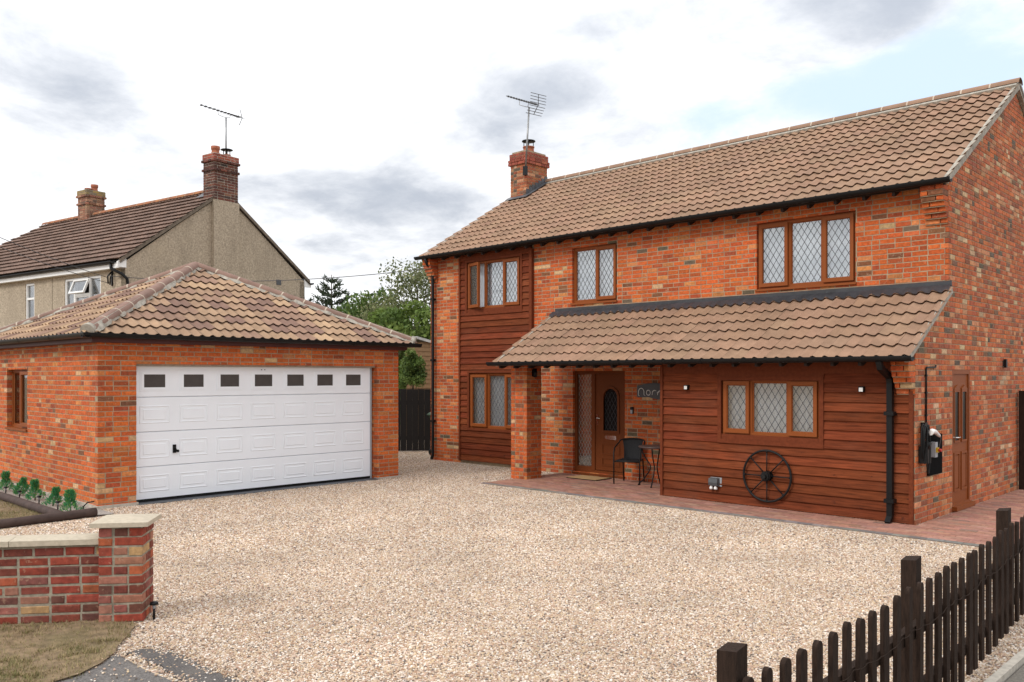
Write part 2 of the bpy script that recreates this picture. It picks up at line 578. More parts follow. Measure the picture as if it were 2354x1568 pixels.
def px_area(p, n, a):
    """rough size in the picture of a flat piece at p with normal n, 0 if out of view"""
    d = p - Vector((0, 0, CAMH))
    w = d.dot(FW)
    if w < .5:
        return 0
    x, y = CX + FPX * d.dot(RT) / w, HY - FPX * d.z / w
    if x < -40 or x > 2400 or y < -40 or y > 1610:
        return 0
    f = -(d.normalized().dot(n))
    return 0 if f <= .02 else a * f / (w * w)


# ------------------------------------------------------------------ bricks
BH, BL, BJ = .0635, .214, .0115
CO = BH + BJ


def brick_verts(L_, H_, D_, ch=.004, jit=.0018):
    j = lambda: random.uniform(-jit, jit)
    back = [(0, 0, -D_), (L_, 0, -D_), (L_, H_, -D_), (0, H_, -D_)]
    mid = [(0 + j(), 0 + j(), -ch), (L_ + j(), 0 + j(), -ch), (L_ + j(), H_ + j(), -ch), (0 + j(), H_ + j(), -ch)]
    fr = [(ch, ch, j()), (L_ - ch, ch, j()), (L_ - ch, H_ - ch, j()), (ch, H_ - ch, j())]
    return back + mid + fr


BF = [(8, 9, 10, 11)] + [(4 + i, 4 + (i + 1) % 4, 8 + (i + 1) % 4, 8 + i) for i in range(4)] + [(i, (i + 1) % 4, 4 + (i + 1) % 4, 4 + i) for i in range(4)]


def brick_layout(u0, u1, v0, v1, holes=(), inL=(0, 0), inR=(0, 0), clip=None, snap=.16, phase=0, joint=BJ):
    """running bond cut round openings; a course that an opening only grazes is cut down in height"""
    res = []
    nc = int((v1 - v0) / CO + .35)
    for k in range(nc):
        a, b = v0 + k * CO, v0 + (k + 1) * CO - joint
        par = (k + phase) % 2
        lo, hi = u0 + inL[par], u1 - inR[par]
        if clip:
            c0, c1 = clip((a + b) / 2, par)
            lo, hi = max(lo, c0), min(hi, c1)
        if hi - lo < .04:
            continue
        spans = [(lo, hi, a, b)]
        for (h0, h1, g0, g1) in holes:
            if g1 <= a + .004 or g0 >= b - .004:
                continue
            new = []
            for s0, s1, va, vb in spans:
                if h1 <= s0 or h0 >= s1:
                    new.append((s0, s1, va, vb))
                    continue
                if h0 - s0 > .025:
                    new.append((s0, h0, va, vb))
                if s1 - h1 > .025:
                    new.append((h1, s1, va, vb))
                m0, m1 = max(s0, h0), min(s1, h1)
                if vb - g1 > .012:
                    new.append((m0, m1, g1 + .002, vb))
                if g0 - va > .012:
                    new.append((m0, m1, va, g0 - .002))
            spans = new
        for s0, s1, va, vb in spans:
            u = u0 + (0 if par else -.1125) + random.uniform(-.006, .006)
            while u < s1:
                L_ = BL if random.random() > snap else .1025
                x0, x1 = max(u, s0), min(u + L_, s1)
                if s1 - x1 < .045:
                    x1 = s1
                if x1 - x0 > .02:
                    res.append((x0, x1, va, vb))
                u = max(u + L_, x1) + joint
    return res


def palette(opts):
    ws = [o[0] for o in opts]
    c = random.choices([o[1] for o in opts], ws)[0]
    s = random.uniform(.82, 1.18)
    return tuple(min(.9, x * s * random.uniform(.94, 1.06)) for x in c)


PAL_FRONT = [(46, (0.477, 0.099, 0.021)), (24, (0.423, 0.081, 0.020)), (11, (0.324, 0.063, 0.020)), (10, (0.504, 0.175, 0.056)), (3, (0.180, 0.068, 0.030)), (2, (0.117, 0.085, 0.052)), (3, (0.522, 0.321, 0.167))]
PAL_GABLE = [(36, (0.455, 0.124, 0.040)), (28, (0.389, 0.101, 0.040)), (12, (0.285, 0.085, 0.040)), (15, (0.474, 0.208, 0.101)), (3, (0.190, 0.091, 0.051)), (2, (0.114, 0.085, 0.058)), (5, (0.512, 0.347, 0.202))]
PAL_GARAGE = [(52, (0.495, 0.109, 0.024)), (24, (0.432, 0.087, 0.022)), (13, (0.504, 0.171, 0.052)), (7, (0.333, 0.066, 0.023)), (2, (0.180, 0.072, 0.036)), (3, (0.522, 0.312, 0.160))]
PAL_OLD = [(20, (.24, .045, .026)), (22, (.17, .040, .026)), (12, (.34, .085, .036)), (10, (.30, .13, .085)), (14, (.115, .042, .03)), (4, (.40, .25, .11)), (7, (.24, .075, .06))]
PAL_SOOT = [(30, (.105, .038, .026)), (30, (.075, .032, .025)), (22, (.145, .048, .032)), (10, (.045, .028, .024)), (6, (.19, .09, .06))]


class Masonry:
    """collects bricks of one thing; the 300 that show largest become objects, the rest one mesh"""

    def __init__(s, parent, D=.10, ch=.004, jit=.0018):
        s.parent, s.items, s.D, s.ch, s.jit = parent, [], D, ch, jit

    def wall(s, fr, lay, pal, prouds=.0013, off=0.0):
        for (a, b, c, d) in lay:
            s.items.append((fr, a, b, c, d, palette(pal), off + random.uniform(-prouds, prouds)))

    def build(s, mat_o, mat_a, cap=300, world=None):
        if not s.items:
            return
        vars_ = {}

        def variant(long):
            k = (long, random.randrange(8))
            if k not in vars_:
                b = MB()
                b.add(brick_verts(BL if long else .1025, BH, s.D, s.ch, s.jit), BF)
                vars_[k] = (b.mesh('brick', mat_o), BL if long else .1025)
            return vars_[k]
        sc = []
        for i, (fr, a, b, c, d, col, off) in enumerate(s.items):
            p, n = fr.p((a + b) / 2, (c + d) / 2, 0), fr.n
            if world is not None:
                p, n = world @ p, world.to_3x3() @ n
            sc.append((px_area(p, n, (b - a) * (d - c)), i))
        sc.sort(reverse=True)
        chosen = set(i for v, i in sc[:cap] if v > 0)
        jm = MB()
        for i, (fr, a, b, c, d, col, off) in enumerate(s.items):
            if i in chosen:
                me, l0 = variant(b - a > .15)
                m = fr.mat() @ Matrix.Translation((a, c, off)) @ Matrix.Diagonal(((b - a) / l0, (d - c) / BH, 1, 1))
                link('brick', me, s.parent, color=col, matrix=m)
            else:
                vs = [fr.p(x + a, y + c, z + off) for x, y, z in brick_verts(b - a, d - c, s.D, s.ch, s.jit)]
                jm.add(vs, BF, col)
        if jm.f:
            jm.build('brickwork', mat_a, s.parent, True, kind='stuff')


def backing(mb, u0, u1, v0, v1, holes, fr, n0=-.11, n1=-.0035):
    """wall core with openings, split in rectangles"""
    holes = [(h[0] - .007, h[1] + .007, h[2] - .007 if h[2] > v0 + .02 else h[2], h[3] + .007) for h in holes]
    us = sorted(set([u0, u1] + [min(max(h[i], u0), u1) for h in holes for i in (0, 1)]))
    vs = sorted(set([v0, v1] + [min(max(h[i], v0), v1) for h in holes for i in (2, 3)]))
    for a, b in zip(us, us[1:]):
        run = None
        for c, d in zip(vs, vs[1:]):
            m, k = (a + b) / 2, (c + d) / 2
            hole = any(h[0] < m < h[1] and h[2] < k < h[3] for h in holes)
            if hole:
                if run:
                    mb.box(a, b, run[0], run[1], n0, n1, fr)
                run = None
            else:
                run = (run[0], d) if run else (c, d)
        if run:
            mb.box(a, b, run[0], run[1], n0, n1, fr)


# ------------------------------------------------------------------ roof tiles
TW, TG, TL = .345, .305, .37


def tile_verts(W=TW, L_=TL, amp=.018, waves=2, seg=14, lift=.032, th=.021, flat=False):
    top0, top1, fr0, fr1 = [], [], [], []
    for i in range(seg + 1):
        u = W * i / seg
        if flat:
            h = amp * (1.0 if (i % (seg // 2)) == 1 else 0.0)
        else:
            ph = 2 * math.pi * waves * i / seg
            h = amp * (math.cos(ph) + .22 * math.cos(2 * ph + .9))
        top0.append((u, 0, h + lift))
        top1.append((u, L_, h))
        fr0.append((u, 0, h + lift))
        fr1.append((u, .030, h * .85 + lift - th))
    n = seg + 1
    vs = top0 + top1 + fr0 + fr1
    ft = [(i, i + 1, n + i + 1, n + i) for i in range(seg)]
    ff = [(2 * n + i, 3 * n + i, 3 * n + i + 1, 2 * n + i + 1) for i in range(seg)]
    return vs, ft, ff


class Tiling:
    def __init__(s, parent, **kw):
        s.parent, s.items, s.kw = parent, [], kw

    def slope(s, fr, ulen, vlen, colf, W=TW, G=TG, cut=None, u0=0.0, vstart=0.0):
        """cut: function (u,v)->list of half planes [(point, inward normal)] in u,v that trim the slope"""
        nr = int(math.ceil((vlen - vstart) / G - .15))
        nc = int(math.ceil((ulen - u0) / W - 1e-6))
        for j in range(nr):
            for i in range(nc):
                u, v = u0 + i * W, vstart + j * G
                trim = []
                out_ = False
                for (pt, nn) in (cut or ()):
                    d = [(x - pt[0]) * nn[0] + (y - pt[1]) * nn[1] for x in (u, u + W) for y in (v, v + TL)]
                    if max(d) <= 0.02:
                        out_ = True
                    elif min(d) < 0:
                        trim.append((pt, nn))
                if u + W > ulen + .001:
                    trim.append(((ulen, 0), (-1, 0)))
                if v + TL > vlen + .02:
                    trim.append(((0, vlen), (0, -1)))
                if not out_:
                    s.items.append((fr, u, v, W, colf(i, j), trim, random.uniform(-.003, .003), random.uniform(-.004, .004)))

    def build(s, mat_o, mat_a, cap=300, world=None):
        shared = {}
        sc = []
        for k, it in enumerate(s.items):
            fr, u, v, W = it[:4]
            p, n = fr.p(u + W / 2, v + .15, 0), fr.n
            if world is not None:
                p, n = world @ p, world.to_3x3() @ n
            sc.append((px_area(p, n, 1), k))
        sc.sort(reverse=True)
        chosen = set(k for a, k in sc[:cap] if a > 0)
        jm = MB()
        for k, (fr, u, v, W, col, trim, dn, du) in enumerate(s.items):
            vs, ft, ff = tile_verts(W, **s.kw)
            if trim:
                bm = bmesh.new()
                bv = [bm.verts.new(q) for q in vs]
                for f in ft + ff:
                    bm.faces.new([bv[i] for i in f])
                for (pt, nn) in trim:
                    bmesh.ops.bisect_plane(bm, geom=bm.verts[:] + bm.edges[:] + bm.faces[:], plane_co=(pt[0] - u, pt[1] - v, 0), plane_no=(nn[0], nn[1], 0), clear_inner=True)
                if not bm.faces:
                    bm.free()
                    continue
                bm.verts.index_update()
                vs = [tuple(q.co) for q in bm.verts]
                fall = [tuple(q.index for q in f.verts) for f in bm.faces]
                bm.free()
                ft, ff = fall, []
            if k in chosen:
                if trim:
                    b = MB()
                    b.add(vs, ft, smooth=False)
                    me = b.mesh('roof_tile', mat_o)
                else:
                    if W not in shared:
                        b = MB()
                        b.add(vs, ft, smooth=True)
                        b.add(vs, ff)
                        shared[W] = b.mesh('roof_tile', mat_o)
                    me = shared[W]
                link('roof_tile', me, s.parent, color=col, matrix=fr.mat() @ Matrix.Translation((u + du * .4, v + du, dn)))
            else:
                w_ = [fr.p(x + u + du * .4, y + v + du, z + dn) for x, y, z in vs]
                jm.add(w_, ft, col, not trim)
                jm.add(w_, ff, col)
        if jm.f:
            jm.build('tile_courses', mat_a, s.parent, True, kind='stuff')


def half_round(mb, p0, p1, r, up, seg=8, lift=0.0, th=.014):
    """half-round cap tile from p0 to p1 with slightly open ends"""
    p0, p1, up = Vector(p0), Vector(p1), Vector(up)
    t = (p1 - p0).normalized()
    up = (up - t * up.dot(t)).normalized()
    sd = t.cross(up)
    vs = []
    for q in (p0, p1):
        for rr in (r, r - th):
            for i in range(seg + 1):
                g = math.pi * i / seg
                vs.append(q + sd * (math.cos(g) * rr) + up * (math.sin(g) * rr * .82 + lift))
    n = seg + 1
    fs = []
    mb.add(vs, [(i, i + 1, 2 * n + i + 1, 2 * n + i) for i in range(seg)], None, True)
    mb.add(vs, [(i, n + i, n + i + 1, i + 1) for i in range(seg)] + [(2 * n + i, 2 * n + i + 1, 3 * n + i + 1, 3 * n + i) for i in range(seg)])


def cap_run(parent, p0, p1, r, seg_len, mat, mortar, up, name, jitter=.03):
    """row of cap tiles with mortar joints between, each its own part"""
    p0, p1 = Vector(p0), Vector(p1)
    d = p1 - p0
    n = max(1, round(d.length / seg_len))
    t = d.normalized()
    for i in range(n):
        a, b = p0 + d * (i / n), p0 + d * ((i + 1) / n)
        m = MB()
        half_round(m, a + t * .008, b - t * .008, r, up)
        o = m.build(name, mat, parent)
        s = random.uniform(1 - jitter * 4, 1 + jitter * 2)
        if 'tint' in mat.keys():
            o.color = tuple(c * s for c in mat['tint']) + (1,)
        if i < n - 1:
            j = MB()
            half_round(j, b - t * .013, b + t * .013, r + .003, up)
            j.build('mortar_joint', mortar, parent)


def gutter(parent, p0, p1, r=.062, out_n=(0, -1, 0), name='gutter', mat=None):
    p0, p1 = Vector(p0), Vector(p1)
    o, up = Vector(out_n), Vector((0, 0, 1))
    m = MB()
    sec = [(-r, 0.0)] + [(-r * math.cos(math.pi * i / 8), -r * .95 * math.sin(math.pi * i / 8)) for i in range(1, 8)] + [(r, 0.0), (r, .012), (r - .008, .012), (r - .008, 0)] + \
          [((r - .008) * math.cos(math.pi * i / 8), -(r - .008) * .95 * math.sin(math.pi * i / 8)) for i in range(1, 8)] + [(-r + .008, 0)]
    k = len(sec)
    vs = [q + o * a + up * b for q in (p0, p1) for a, b in sec]
    m.add(vs, [(i, (i + 1) % k, k + (i + 1) % k, k + i) for i in range(k)], None, False)
    m.add(vs, [tuple(range(k))[::-1], tuple(range(k, 2 * k))])
    g = m.build(name, mat or M['black'], parent)
    L_ = (p1 - p0).length
    t = (p1 - p0).normalized()
    for i in range(1, max(2, int(L_ / 1.9) + 1)):
        c = p0 + t * (L_ * i / (int(L_ / 1.9) + 1))
        b = MB()
        vs = [q + o * (a * 1.08) + up * (b_ * 1.08) for q in (c - t * .03, c + t * .03) for a, b_ in sec[:10]]
        b.add(vs, [(i_, i_ + 1, 10 + i_ + 1, 10 + i_) for i_ in range(9)])
        b.build('gutter_bracket', mat or M['black'], g)
    return g


# ------------------------------------------------------------------ windows
def lattice(mb, a, b, c, d, fr, n, dx=.105, dy=.165, w=.0031):
    """diamond leading: both diagonals clipped to the pane"""
    W, H = b - a, d - c
    s = dy / dx
    for sg in (1, -1):
        k = -int(H / dy + W / dx) - 2
        while k < int(H / dy + W / dx) + 3:
            # line v = v0 + sg*s*(u)
            v0 = k * dy + (0 if sg > 0 else H)
            pts = []
            for u in (0, W):
                v = v0 + sg * s * u
                if 0 <= v <= H:
                    pts.append((u, v))
            for v in (0, H):
                u = (v - v0) / (sg * s)
                if 0 < u < W:
                    pts.append((u, v))
            k += 1
            if len(pts) < 2:
                continue
            (u1, v1), (u2, v2) = pts[0], pts[1]
            L_ = math.hypot(u2 - u1, v2 - v1)
            if L_ < .02:
                continue
            ox, oy = -(v2 - v1) / L_ * w, (u2 - u1) / L_ * w
            vs = [(a + u1 + ox, c + v1 + oy), (a + u1 - ox, c + v1 - oy), (a + u2 - ox, c + v2 - oy), (a + u2 + ox, c + v2 + oy)]
            mb.add([fr.p(x, y, n) for x, y in vs] + [fr.p(x, y, n + .003) for x, y in vs],
                   [(4, 5, 6, 7), (0, 1, 5, 4), (1, 2, 6, 5), (2, 3, 7, 6), (3, 0, 4, 7)])


def curtain(a, b, c, d, fr, n, parent, folds=9, mat=None, amp=.016):
    m = MB()
    k = max(20, int((b - a) * 90))
    ph = random.uniform(0, 6)
    rows = 7
    vs = []
    for j in range(rows + 1):
        v = c + (d - c) * j / rows
        for i in range(k + 1):
            u = a + (b - a) * i / k
            t = (u - a) * folds * 2 * math.pi + ph
            vs.append(fr.p(u, v, n + amp * (math.sin(t) + .5 * math.sin(t * 1.73 + 1.1 + .4 * j / rows)) * (1 - .35 * j / rows)))
    m.add(vs, [(j * (k + 1) + i, j * (k + 1) + i + 1, (j + 1) * (k + 1) + i + 1, (j + 1) * (k + 1) + i) for j in range(rows) for i in range(k)], None, True)
    return m.build('net_curtain', mat or M['curtain'], parent)


def sash(win, a, b, c, d, fr, n, bar=.055, dep=.05, frame_mat=None, lat=True, open_deg=0.0, came=None):
    """opening or fixed light: stiles, glass and leading, hinged at a"""
    fm = frame_mat or M['oak']
    f2 = fr
    if open_deg:
        h = fr.p(a, 0, n)
        rot = Matrix.Rotation(R(open_deg), 3, fr.v)
        u2 = rot @ fr.u
        n2 = rot @ fr.n
        f2 = Fr(h - u2 * a - n2 * n, u2, fr.v, n2)
    if bar > 0:
        m = MB()
        m.rect_ring(a, b, c, d, bar, n - dep * .4, n + dep * .6, f2)
        # sloping glazing bead
        i0, i1, j0, j1 = a + bar, b - bar, c + bar, d - bar
        bw = .012
        for (p, q, r_, s_) in (((i0, j0), (i1, j0), (i1 - bw, j0 + bw), (i0 + bw, j0 + bw)), ((i1, j0), (i1, j1), (i1 - bw, j1 - bw), (i1 - bw, j0 + bw)),
                               ((i1, j1), (i0, j1), (i0 + bw, j1 - bw), (i1 - bw, j1 - bw)), ((i0, j1), (i0, j0), (i0 + bw, j0 + bw), (i0 + bw, j1 - bw))):
            m.poly([(*p, n + dep * .5), (*q, n + dep * .5), (*r_, n + dep * .1), (*s_, n + dep * .1)], f2)
        m.build('sash', fm, win)
    g = MB()
    g.box(a + bar * .9, b - bar * .9, c + bar * .9, d - bar * .9, n - .006, n - .002, f2)
    g.build('pane', M['glass'], win)
    if lat:
        l = MB()
        lattice(l, a + bar + .004, b - bar - .004, c + bar + .004, d - bar - .004, f2, n - .001)
        l.build('lead_lattice', came or M['came'], win)


def window(parent, a, b, c, d, fr, splits, rec=.06, opens=None, trim=0.0, lat=True, sill=True, folds=9, label=None, cmat=None, bare=()):
    """casement window in an opening: frame, lights, leading, curtain, sill"""
    m = MB()
    m.rect_ring(a, b, c, d, .045, -rec - .06, -rec, fr)
    for s_ in splits:
        m.box(s_ - .024, s_ + .024, c + .045, d - .045, -rec - .06, -rec, fr)
    w = m.build('window', M['oak'], parent, label=label)
    edges = [a + .045] + [x for s_ in splits for x in (s_ - .024, s_ + .024)] + [b - .045]
    for k in range(0, len(edges), 2):
        i = k // 2
        fixed = len(splits) == 2 and i == 1
        od = (opens or {}).get(i, 0)
        if fixed or (len(splits) == 1 and i == 0):
            sash(w, edges[k] - .006, edges[k + 1] + .006, c + .040, d - .040, fr, -rec - .03, bar=.012, dep=.03, lat=lat)
        else:
            sash(w, edges[k] - .012, edges[k + 1] + .012, c + .033, d - .033, fr, -rec + .012, lat=lat, open_deg=od)
    if sill:
        s = MB()
        s.box(a - .02, b + .02, c - .035, c - .001, -rec - .05, .03, fr)
        s.build('sill', M['oak'], w)
    if folds:
        curtain(a + .03, b - .03, c + .03, d - .03, fr, -rec - .105, w, folds, cmat)
    return w

# ------------------------------------------------------------------ the ground
def sheet(name, pts, z, mat, th=0.0):
    m = MB()
    if th:
        m.prism([(x, y) for x, y in pts], z - th, z)
    else:
        m.poly([(x, y, z) for x, y in pts])
    return m.build(name, mat, kind='structure')


gpts = [(900 * math.cos(i * math.pi / 24), 900 * math.sin(i * math.pi / 24)) for i in range(48)]
sheet('ground', gpts, -.05, M['earth'])
sheet('gravel_drive', [(-21, .8), (-1.62, .8), (-1.62, 10.6), (-1.62, 24), (-21, 24)], 0.0, M['gravel'])

VERGE = [(-9.80, -.90), (-7.08, 2.62), (-6.80, 2.72), (-6.74, 2.74), (-6.5, 2.58), (-6.28, 2.42), (-6.14, 2.34), (-5.99, 2.2), (-5.87, 2.02), (-5.82, 1.8), (-5.6, 1.0), (-5.3, -.4), (-6.5, -2.2)]
LAWN = [(-21, -1.5), (-12.28, -1.5), (-12.26, 4.0), (-21, 4.0)]


def inside(x, y, poly):
    c = False
    n = len(poly)
    for i in range(n):
        (x1, y1), (x2, y2) = poly[i], poly[(i + 1) % n]
        if (y1 > y) != (y2 > y) and x < (x2 - x1) * (y - y1) / (y2 - y1) + x1:
            c = not c
    return c


def lumpy(name, poly, z, mat, step, amp, kind='structure'):
    """lawn sheet with small humps, cut to the outline by dense sampling"""
    bm = bmesh.new()
    vs = [bm.verts.new((x, y, z)) for x, y in poly]
    bm.faces.new(vs)
    xs, ys = [p[0] for p in poly], [p[1] for p in poly]
    g = min(xs) + step
    while g < max(xs):
        bmesh.ops.bisect_plane(bm, geom=bm.verts[:] + bm.edges[:] + bm.faces[:], plane_co=(g, 0, 0), plane_no=(1, 0, 0))
        g += step
    g = min(ys) + step
    while g < max(ys):
        bmesh.ops.bisect_plane(bm, geom=bm.verts[:] + bm.edges[:] + bm.faces[:], plane_co=(0, g, 0), plane_no=(0, 1, 0))
        g += step
    for v in bm.verts:
        if not v.is_boundary:
            v.co.z += amp * (math.sin(v.co.x * 5.1 + 1) * math.cos(v.co.y * 4.3) + random.uniform(-.4, .8))
    me = bpy.data.meshes.new(name)
    bm.to_mesh(me)
    bm.free()
    for p in me.polygons:
        p.use_smooth = True
    me.materials.append(mat)
    return link(name, me, kind=kind)


lumpy('verge_ground', VERGE, .018, M['earth'], .12, .009)
lumpy('lawn', LAWN, .010, M['earth'], .5, .006)
sheet('planting_bed', [(-21, 4.06), (-12.34, 4.06), (-12.34, 4.71), (-21, 4.71)], .016, M['soil'])
sheet('tarmac_path', [(-6.16, 2.36), (-5.99, 2.2), (-5.87, 2.02), (-5.82, 1.8), (-5.6, 1.0), (-5.3, -.4), (-1.7, -.4), (-1.7, 2.2), (-3.6, 2.46), (-4.7, 2.5), (-5.3, 2.40), (-5.7, 2.36)], .005, M['tarmac'])
ramp = []
for t in np.linspace(0, 1, 40):
    ramp.append((-6.10 + 2.4 * t, 2.60 + .22 * t + .02 * math.sin(t * 13) + random.uniform(-.016, .016) - (.10 * (1 - t / .05) if t < .05 else 0)))
for t in np.linspace(1, 0, 40):
    ramp.append((-6.10 + 2.4 * t, 2.40 + .12 * t + .03 * math.sin(t * 9) + random.uniform(-.02, .02)))
sheet('tarmac_ramp', ramp, .014, M['tarmac_new'], .012)
sheet('roadside_pavement', [(-1.55, -2), (4, -2), (4, 40), (-1.55, 40)], -.012, M['verge'])

# paving: blocks laid in courses, grey border on the gravel side
pav_base = MB()
for (a, b, c, d) in ((-11.14, -.95, 10.66, 11.60), (-11.14, -7.92, 11.602, 12.90), (-3.96, -.95, 11.602, 20.0)):
    pav_base.box(a, b, c, d, -.03, .006)
patio = pav_base.build('paved_patio', M['joint'], kind='structure')
PAL_PAVE = [(40, (.32, .158, .112)), (28, (.29, .14, .10)), (18, (.34, .178, .13)), (8, (.26, .15, .115))]
PAL_EDGE = [(1, (.16, .145, .135)), (1, (.20, .175, .16))]
blocks = []
for (a, b, c, d) in ((-11.14, -.95, 10.77, 11.60), (-11.14, -7.92, 11.605, 12.89), (-3.95, -.95, 11.605, 20.0)):
    r_ = 0
    y = c
    while y + .098 < d + .06:
        x = a + (0 if r_ % 2 else -.1)
        while x < b:
            x0, x1 = max(x, a), min(x + .196, b)
            if x1 - x0 > .04:
                blocks.append((x0, x1, y, min(y + .096, d), palette(PAL_PAVE)))
            x += .2
        y += .1
        r_ += 1
x = -11.14
while x < -1.05:
    blocks.append((x, x + .196, 10.664, 10.764, palette(PAL_EDGE)))
    x += .2
sc = sorted(((px_area(Vector(((b[0] + b[1]) / 2, (b[2] + b[3]) / 2, .02)), Vector((0, 0, 1)), (b[1] - b[0]) * .1), i) for i, b in enumerate(blocks)), reverse=True)
chosen = set(i for v, i in sc[:300] if v > 0)
pm = MB()


def paver_geo(L_, W_):
    h = .03
    c = .005
    vs = [(0, 0, -h), (L_, 0, -h), (L_, W_, -h), (0, W_, -h), (0, 0, -c), (L_, 0, -c), (L_, W_, -c), (0, W_, -c), (c, c, 0), (L_ - c, c, 0), (L_ - c, W_ - c, 0), (c, W_ - c, 0)]
    return vs


pv = MB()
pv.add(paver_geo(.196, .096), BF)
pv_me = pv.mesh('paver', M['paver_o'])
for i, (x0, x1, y0, y1, col) in enumerate(blocks):
    dz = .014 + random.uniform(-.0015, .0015)
    if i in chosen:
        link('paver', pv_me, patio, color=col, matrix=Matrix.Translation((x0, y0, dz)) @ Matrix.Diagonal(((x1 - x0) / .196, (y1 - y0) / .096, 1, 1)))
    else:
        pm.add([(px + x0, py + y0, pz + dz) for px, py, pz in paver_geo(x1 - x0, y1 - y0)], BF, col)
pm.build('block_paving', M['paver_a'], patio, True, kind='stuff')

# ------------------------------------------------------------------ the house
XL, XR, YM, YE, YB = -15.19, -3.98, 12.92, 11.62, 19.78
YR, ZR = 16.35, 6.90
house = thing('detached_house', 'two storey red brick house with tan pantile roof and weatherboard panels', 'house', (-9.6, 12.9, 0))
FF = Fr((0, YM, 0), (1, 0, 0), (0, 0, 1), (0, -1, 0))
EF = Fr((0, YE, 0), (1, 0, 0), (0, 0, 1), (0, -1, 0))
GF = Fr((XR, 0, 0), (0, 1, 0), (0, 0, 1), (1, 0, 0))
LF = Fr((XL, 0, 0), (0, -1, 0), (0, 0, 1), (-1, 0, 0))
W1 = (-13.90, -12.28, 3.40, 4.44)
W0 = (-13.83, -12.22, .80, 2.00)
W2 = (-10.90, -9.81, 3.37, 4.45)
W3 = (-6.93, -5.30, 3.365, 4.45)
DR = (-10.88, -9.62, .06, 2.035)
EW = (-6.80, -5.26, 1.05, 1.895)
SD = (13.08, 13.90, .05, 2.03)
core = MB()
backing(core, XL + .05, XR - .05, 0, 4.66, [W1, W0, W2, W3, DR], FF)
backing(core, -7.88, -4.03, 0, 2.14, [EW], EF, -.11, -.03)
ltan, ltY, ltZ = .59, 11.2, 2.17
mtan, mtY, mtZ = .60, 12.65, 4.66


def gable_clip(v, par=0):
    lo = YE
    if v > 2.36:
        lo = min(YM, ltY + (v - ltZ + .12) / ltan)
    if v > 4.62:
        lo = mtY + (v - mtZ + .12) / mtan
    if v > 3.2 and v < 4.62:
        lo = YM + (.1125 if par else 0)
    hi = YB if v < 4.62 else 2 * YR - (mtY + (v - mtZ + .12) / mtan)
    return lo, hi


# gable cores: polygons with the side door left open
gp = [(YE + .002, 0), (SD[0], 0), (SD[0], SD[3]), (SD[1], SD[3]), (SD[1], 0), (YB, 0), (YB, 4.64), (YR, ZR - .06), (YM + .012, 4.78), (YM + .012, 3.16), (YE + .002, 2.38)]
core.prism(gp, -.22, -.006, GF)
lp = [(-YM - .1, 0), (-YM - .1, 4.74), (-YR, ZR - .06), (-YB, 4.64), (-YB, 0)]
core.prism(lp, -.22, -.006, LF)
core.box(XL, XR, 0, 4.6, 0, .2, Fr((0, YB, 0), (1, 0, 0), (0, 0, 1), (0, -1, 0)))
core.box(-7.895, -7.70, 0, 2.3, -1.29, -.05, EF)
core.build('wall', M['mortar'], house)
inner = MB()
inner.box(XL + .3, XR - .3, YM + 1.2, YB - .3, 2.45, 2.6)
inner.box(XL + .3, XR - .3, YM + 1.1, YM + 1.2, .1, 4.6)
inner.box(-7.6, -4.3, YM + .05, YM + .1, .1, 2.3)
inner.build('room_shade_partition', M['room'], house)  # painted near-black so the rooms behind the windows look unlit

ms = Masonry(house)
q = .1125
ms.wall(FF, brick_layout(XL, -14.16, .0, 4.66), PAL_FRONT)
ms.wall(FF, brick_layout(-11.93, XR, .0, 4.66, [W2, W3, DR, (-7.95, XR, -1, 3.12)], inR=(q, 0)), PAL_FRONT)
ms.wall(GF, brick_layout(YE, YB, .0, 6.85, [SD], clip=gable_clip, snap=.38), PAL_GABLE)
# porch pier
PX0, PX1, PY0, PY1 = -11.30, -10.89, 11.60, 12.01
for k_, (fr, L_) in enumerate(((Fr((PX0, PY0, 0), (1, 0, 0), (0, 0, 1), (0, -1, 0)), PX1 - PX0), (Fr((PX1, PY0, 0), (0, 1, 0), (0, 0, 1), (1, 0, 0)), PY1 - PY0),
                               (Fr((PX1, PY1, 0), (-1, 0, 0), (0, 0, 1), (0, 1, 0)), PX1 - PX0), (Fr((PX0, PY1, 0), (0, -1, 0), (0, 0, 1), (-1, 0, 0)), PY1 - PY0))):
    ms.wall(fr, brick_layout(0, L_, 0, 2.26, inL=(q, 0) if k_ % 2 else (0, q), inR=(0, q) if k_ % 2 == 0 else (q, 0), snap=.1), PAL_FRONT)
ms.build(M['brick_o'], M['brick_a'], 300)
pier = MB()
pier.box(PX0 + .007, PX1 - .007, PY0 + .007, PY1 - .007, 0, 2.30)
pier.build('porch_pier_core', M['mortar'], house)


def corbel(x0, x1, ywall, ztop, n_flush, n_step, maxp):
    """kneeler: courses stepping out under the eaves"""
    tot = n_flush + n_step
    for k in range(tot):
        z = ztop - (k + 1) * CO
        p = maxp if k < n_flush else maxp * (1 - (k - n_flush + .6) / (n_step + .3))
        xm = (x0 + x1) / 2 + (.05 if k % 2 else -.05)
        for a, b in ((x0, xm - .005), (xm + .005, x1)):
            vs = brick_verts(b - a, BH, p - .005)
            fr = Fr((a, ywall - p, z), (1, 0, 0), (0, 0, 1), (0, -1, 0))
            m = MB()
            m.add([fr.p(*t) for t in vs], BF)
            m.build('corbel_brick', M['brick_o'], house, color=palette(PAL_FRONT))
        c = MB()
        c.box(x0 + .008, x1 - .008, z - BJ, z + .001, .004, p - .012, Fr((0, ywall, 0), (1, 0, 0), (0, 0, 1), (0, -1, 0)))
        c.build('corbel_mortar', M['mortar'], house)


corbel(-4.28, XR - .002, YM, 4.70, 3, 5, .25)
corbel(XL + .002, -14.93, YM, 4.70, 3, 5, .25)
corbel(-4.21, XR - .002, YE, 2.16, 2, 4, .24)


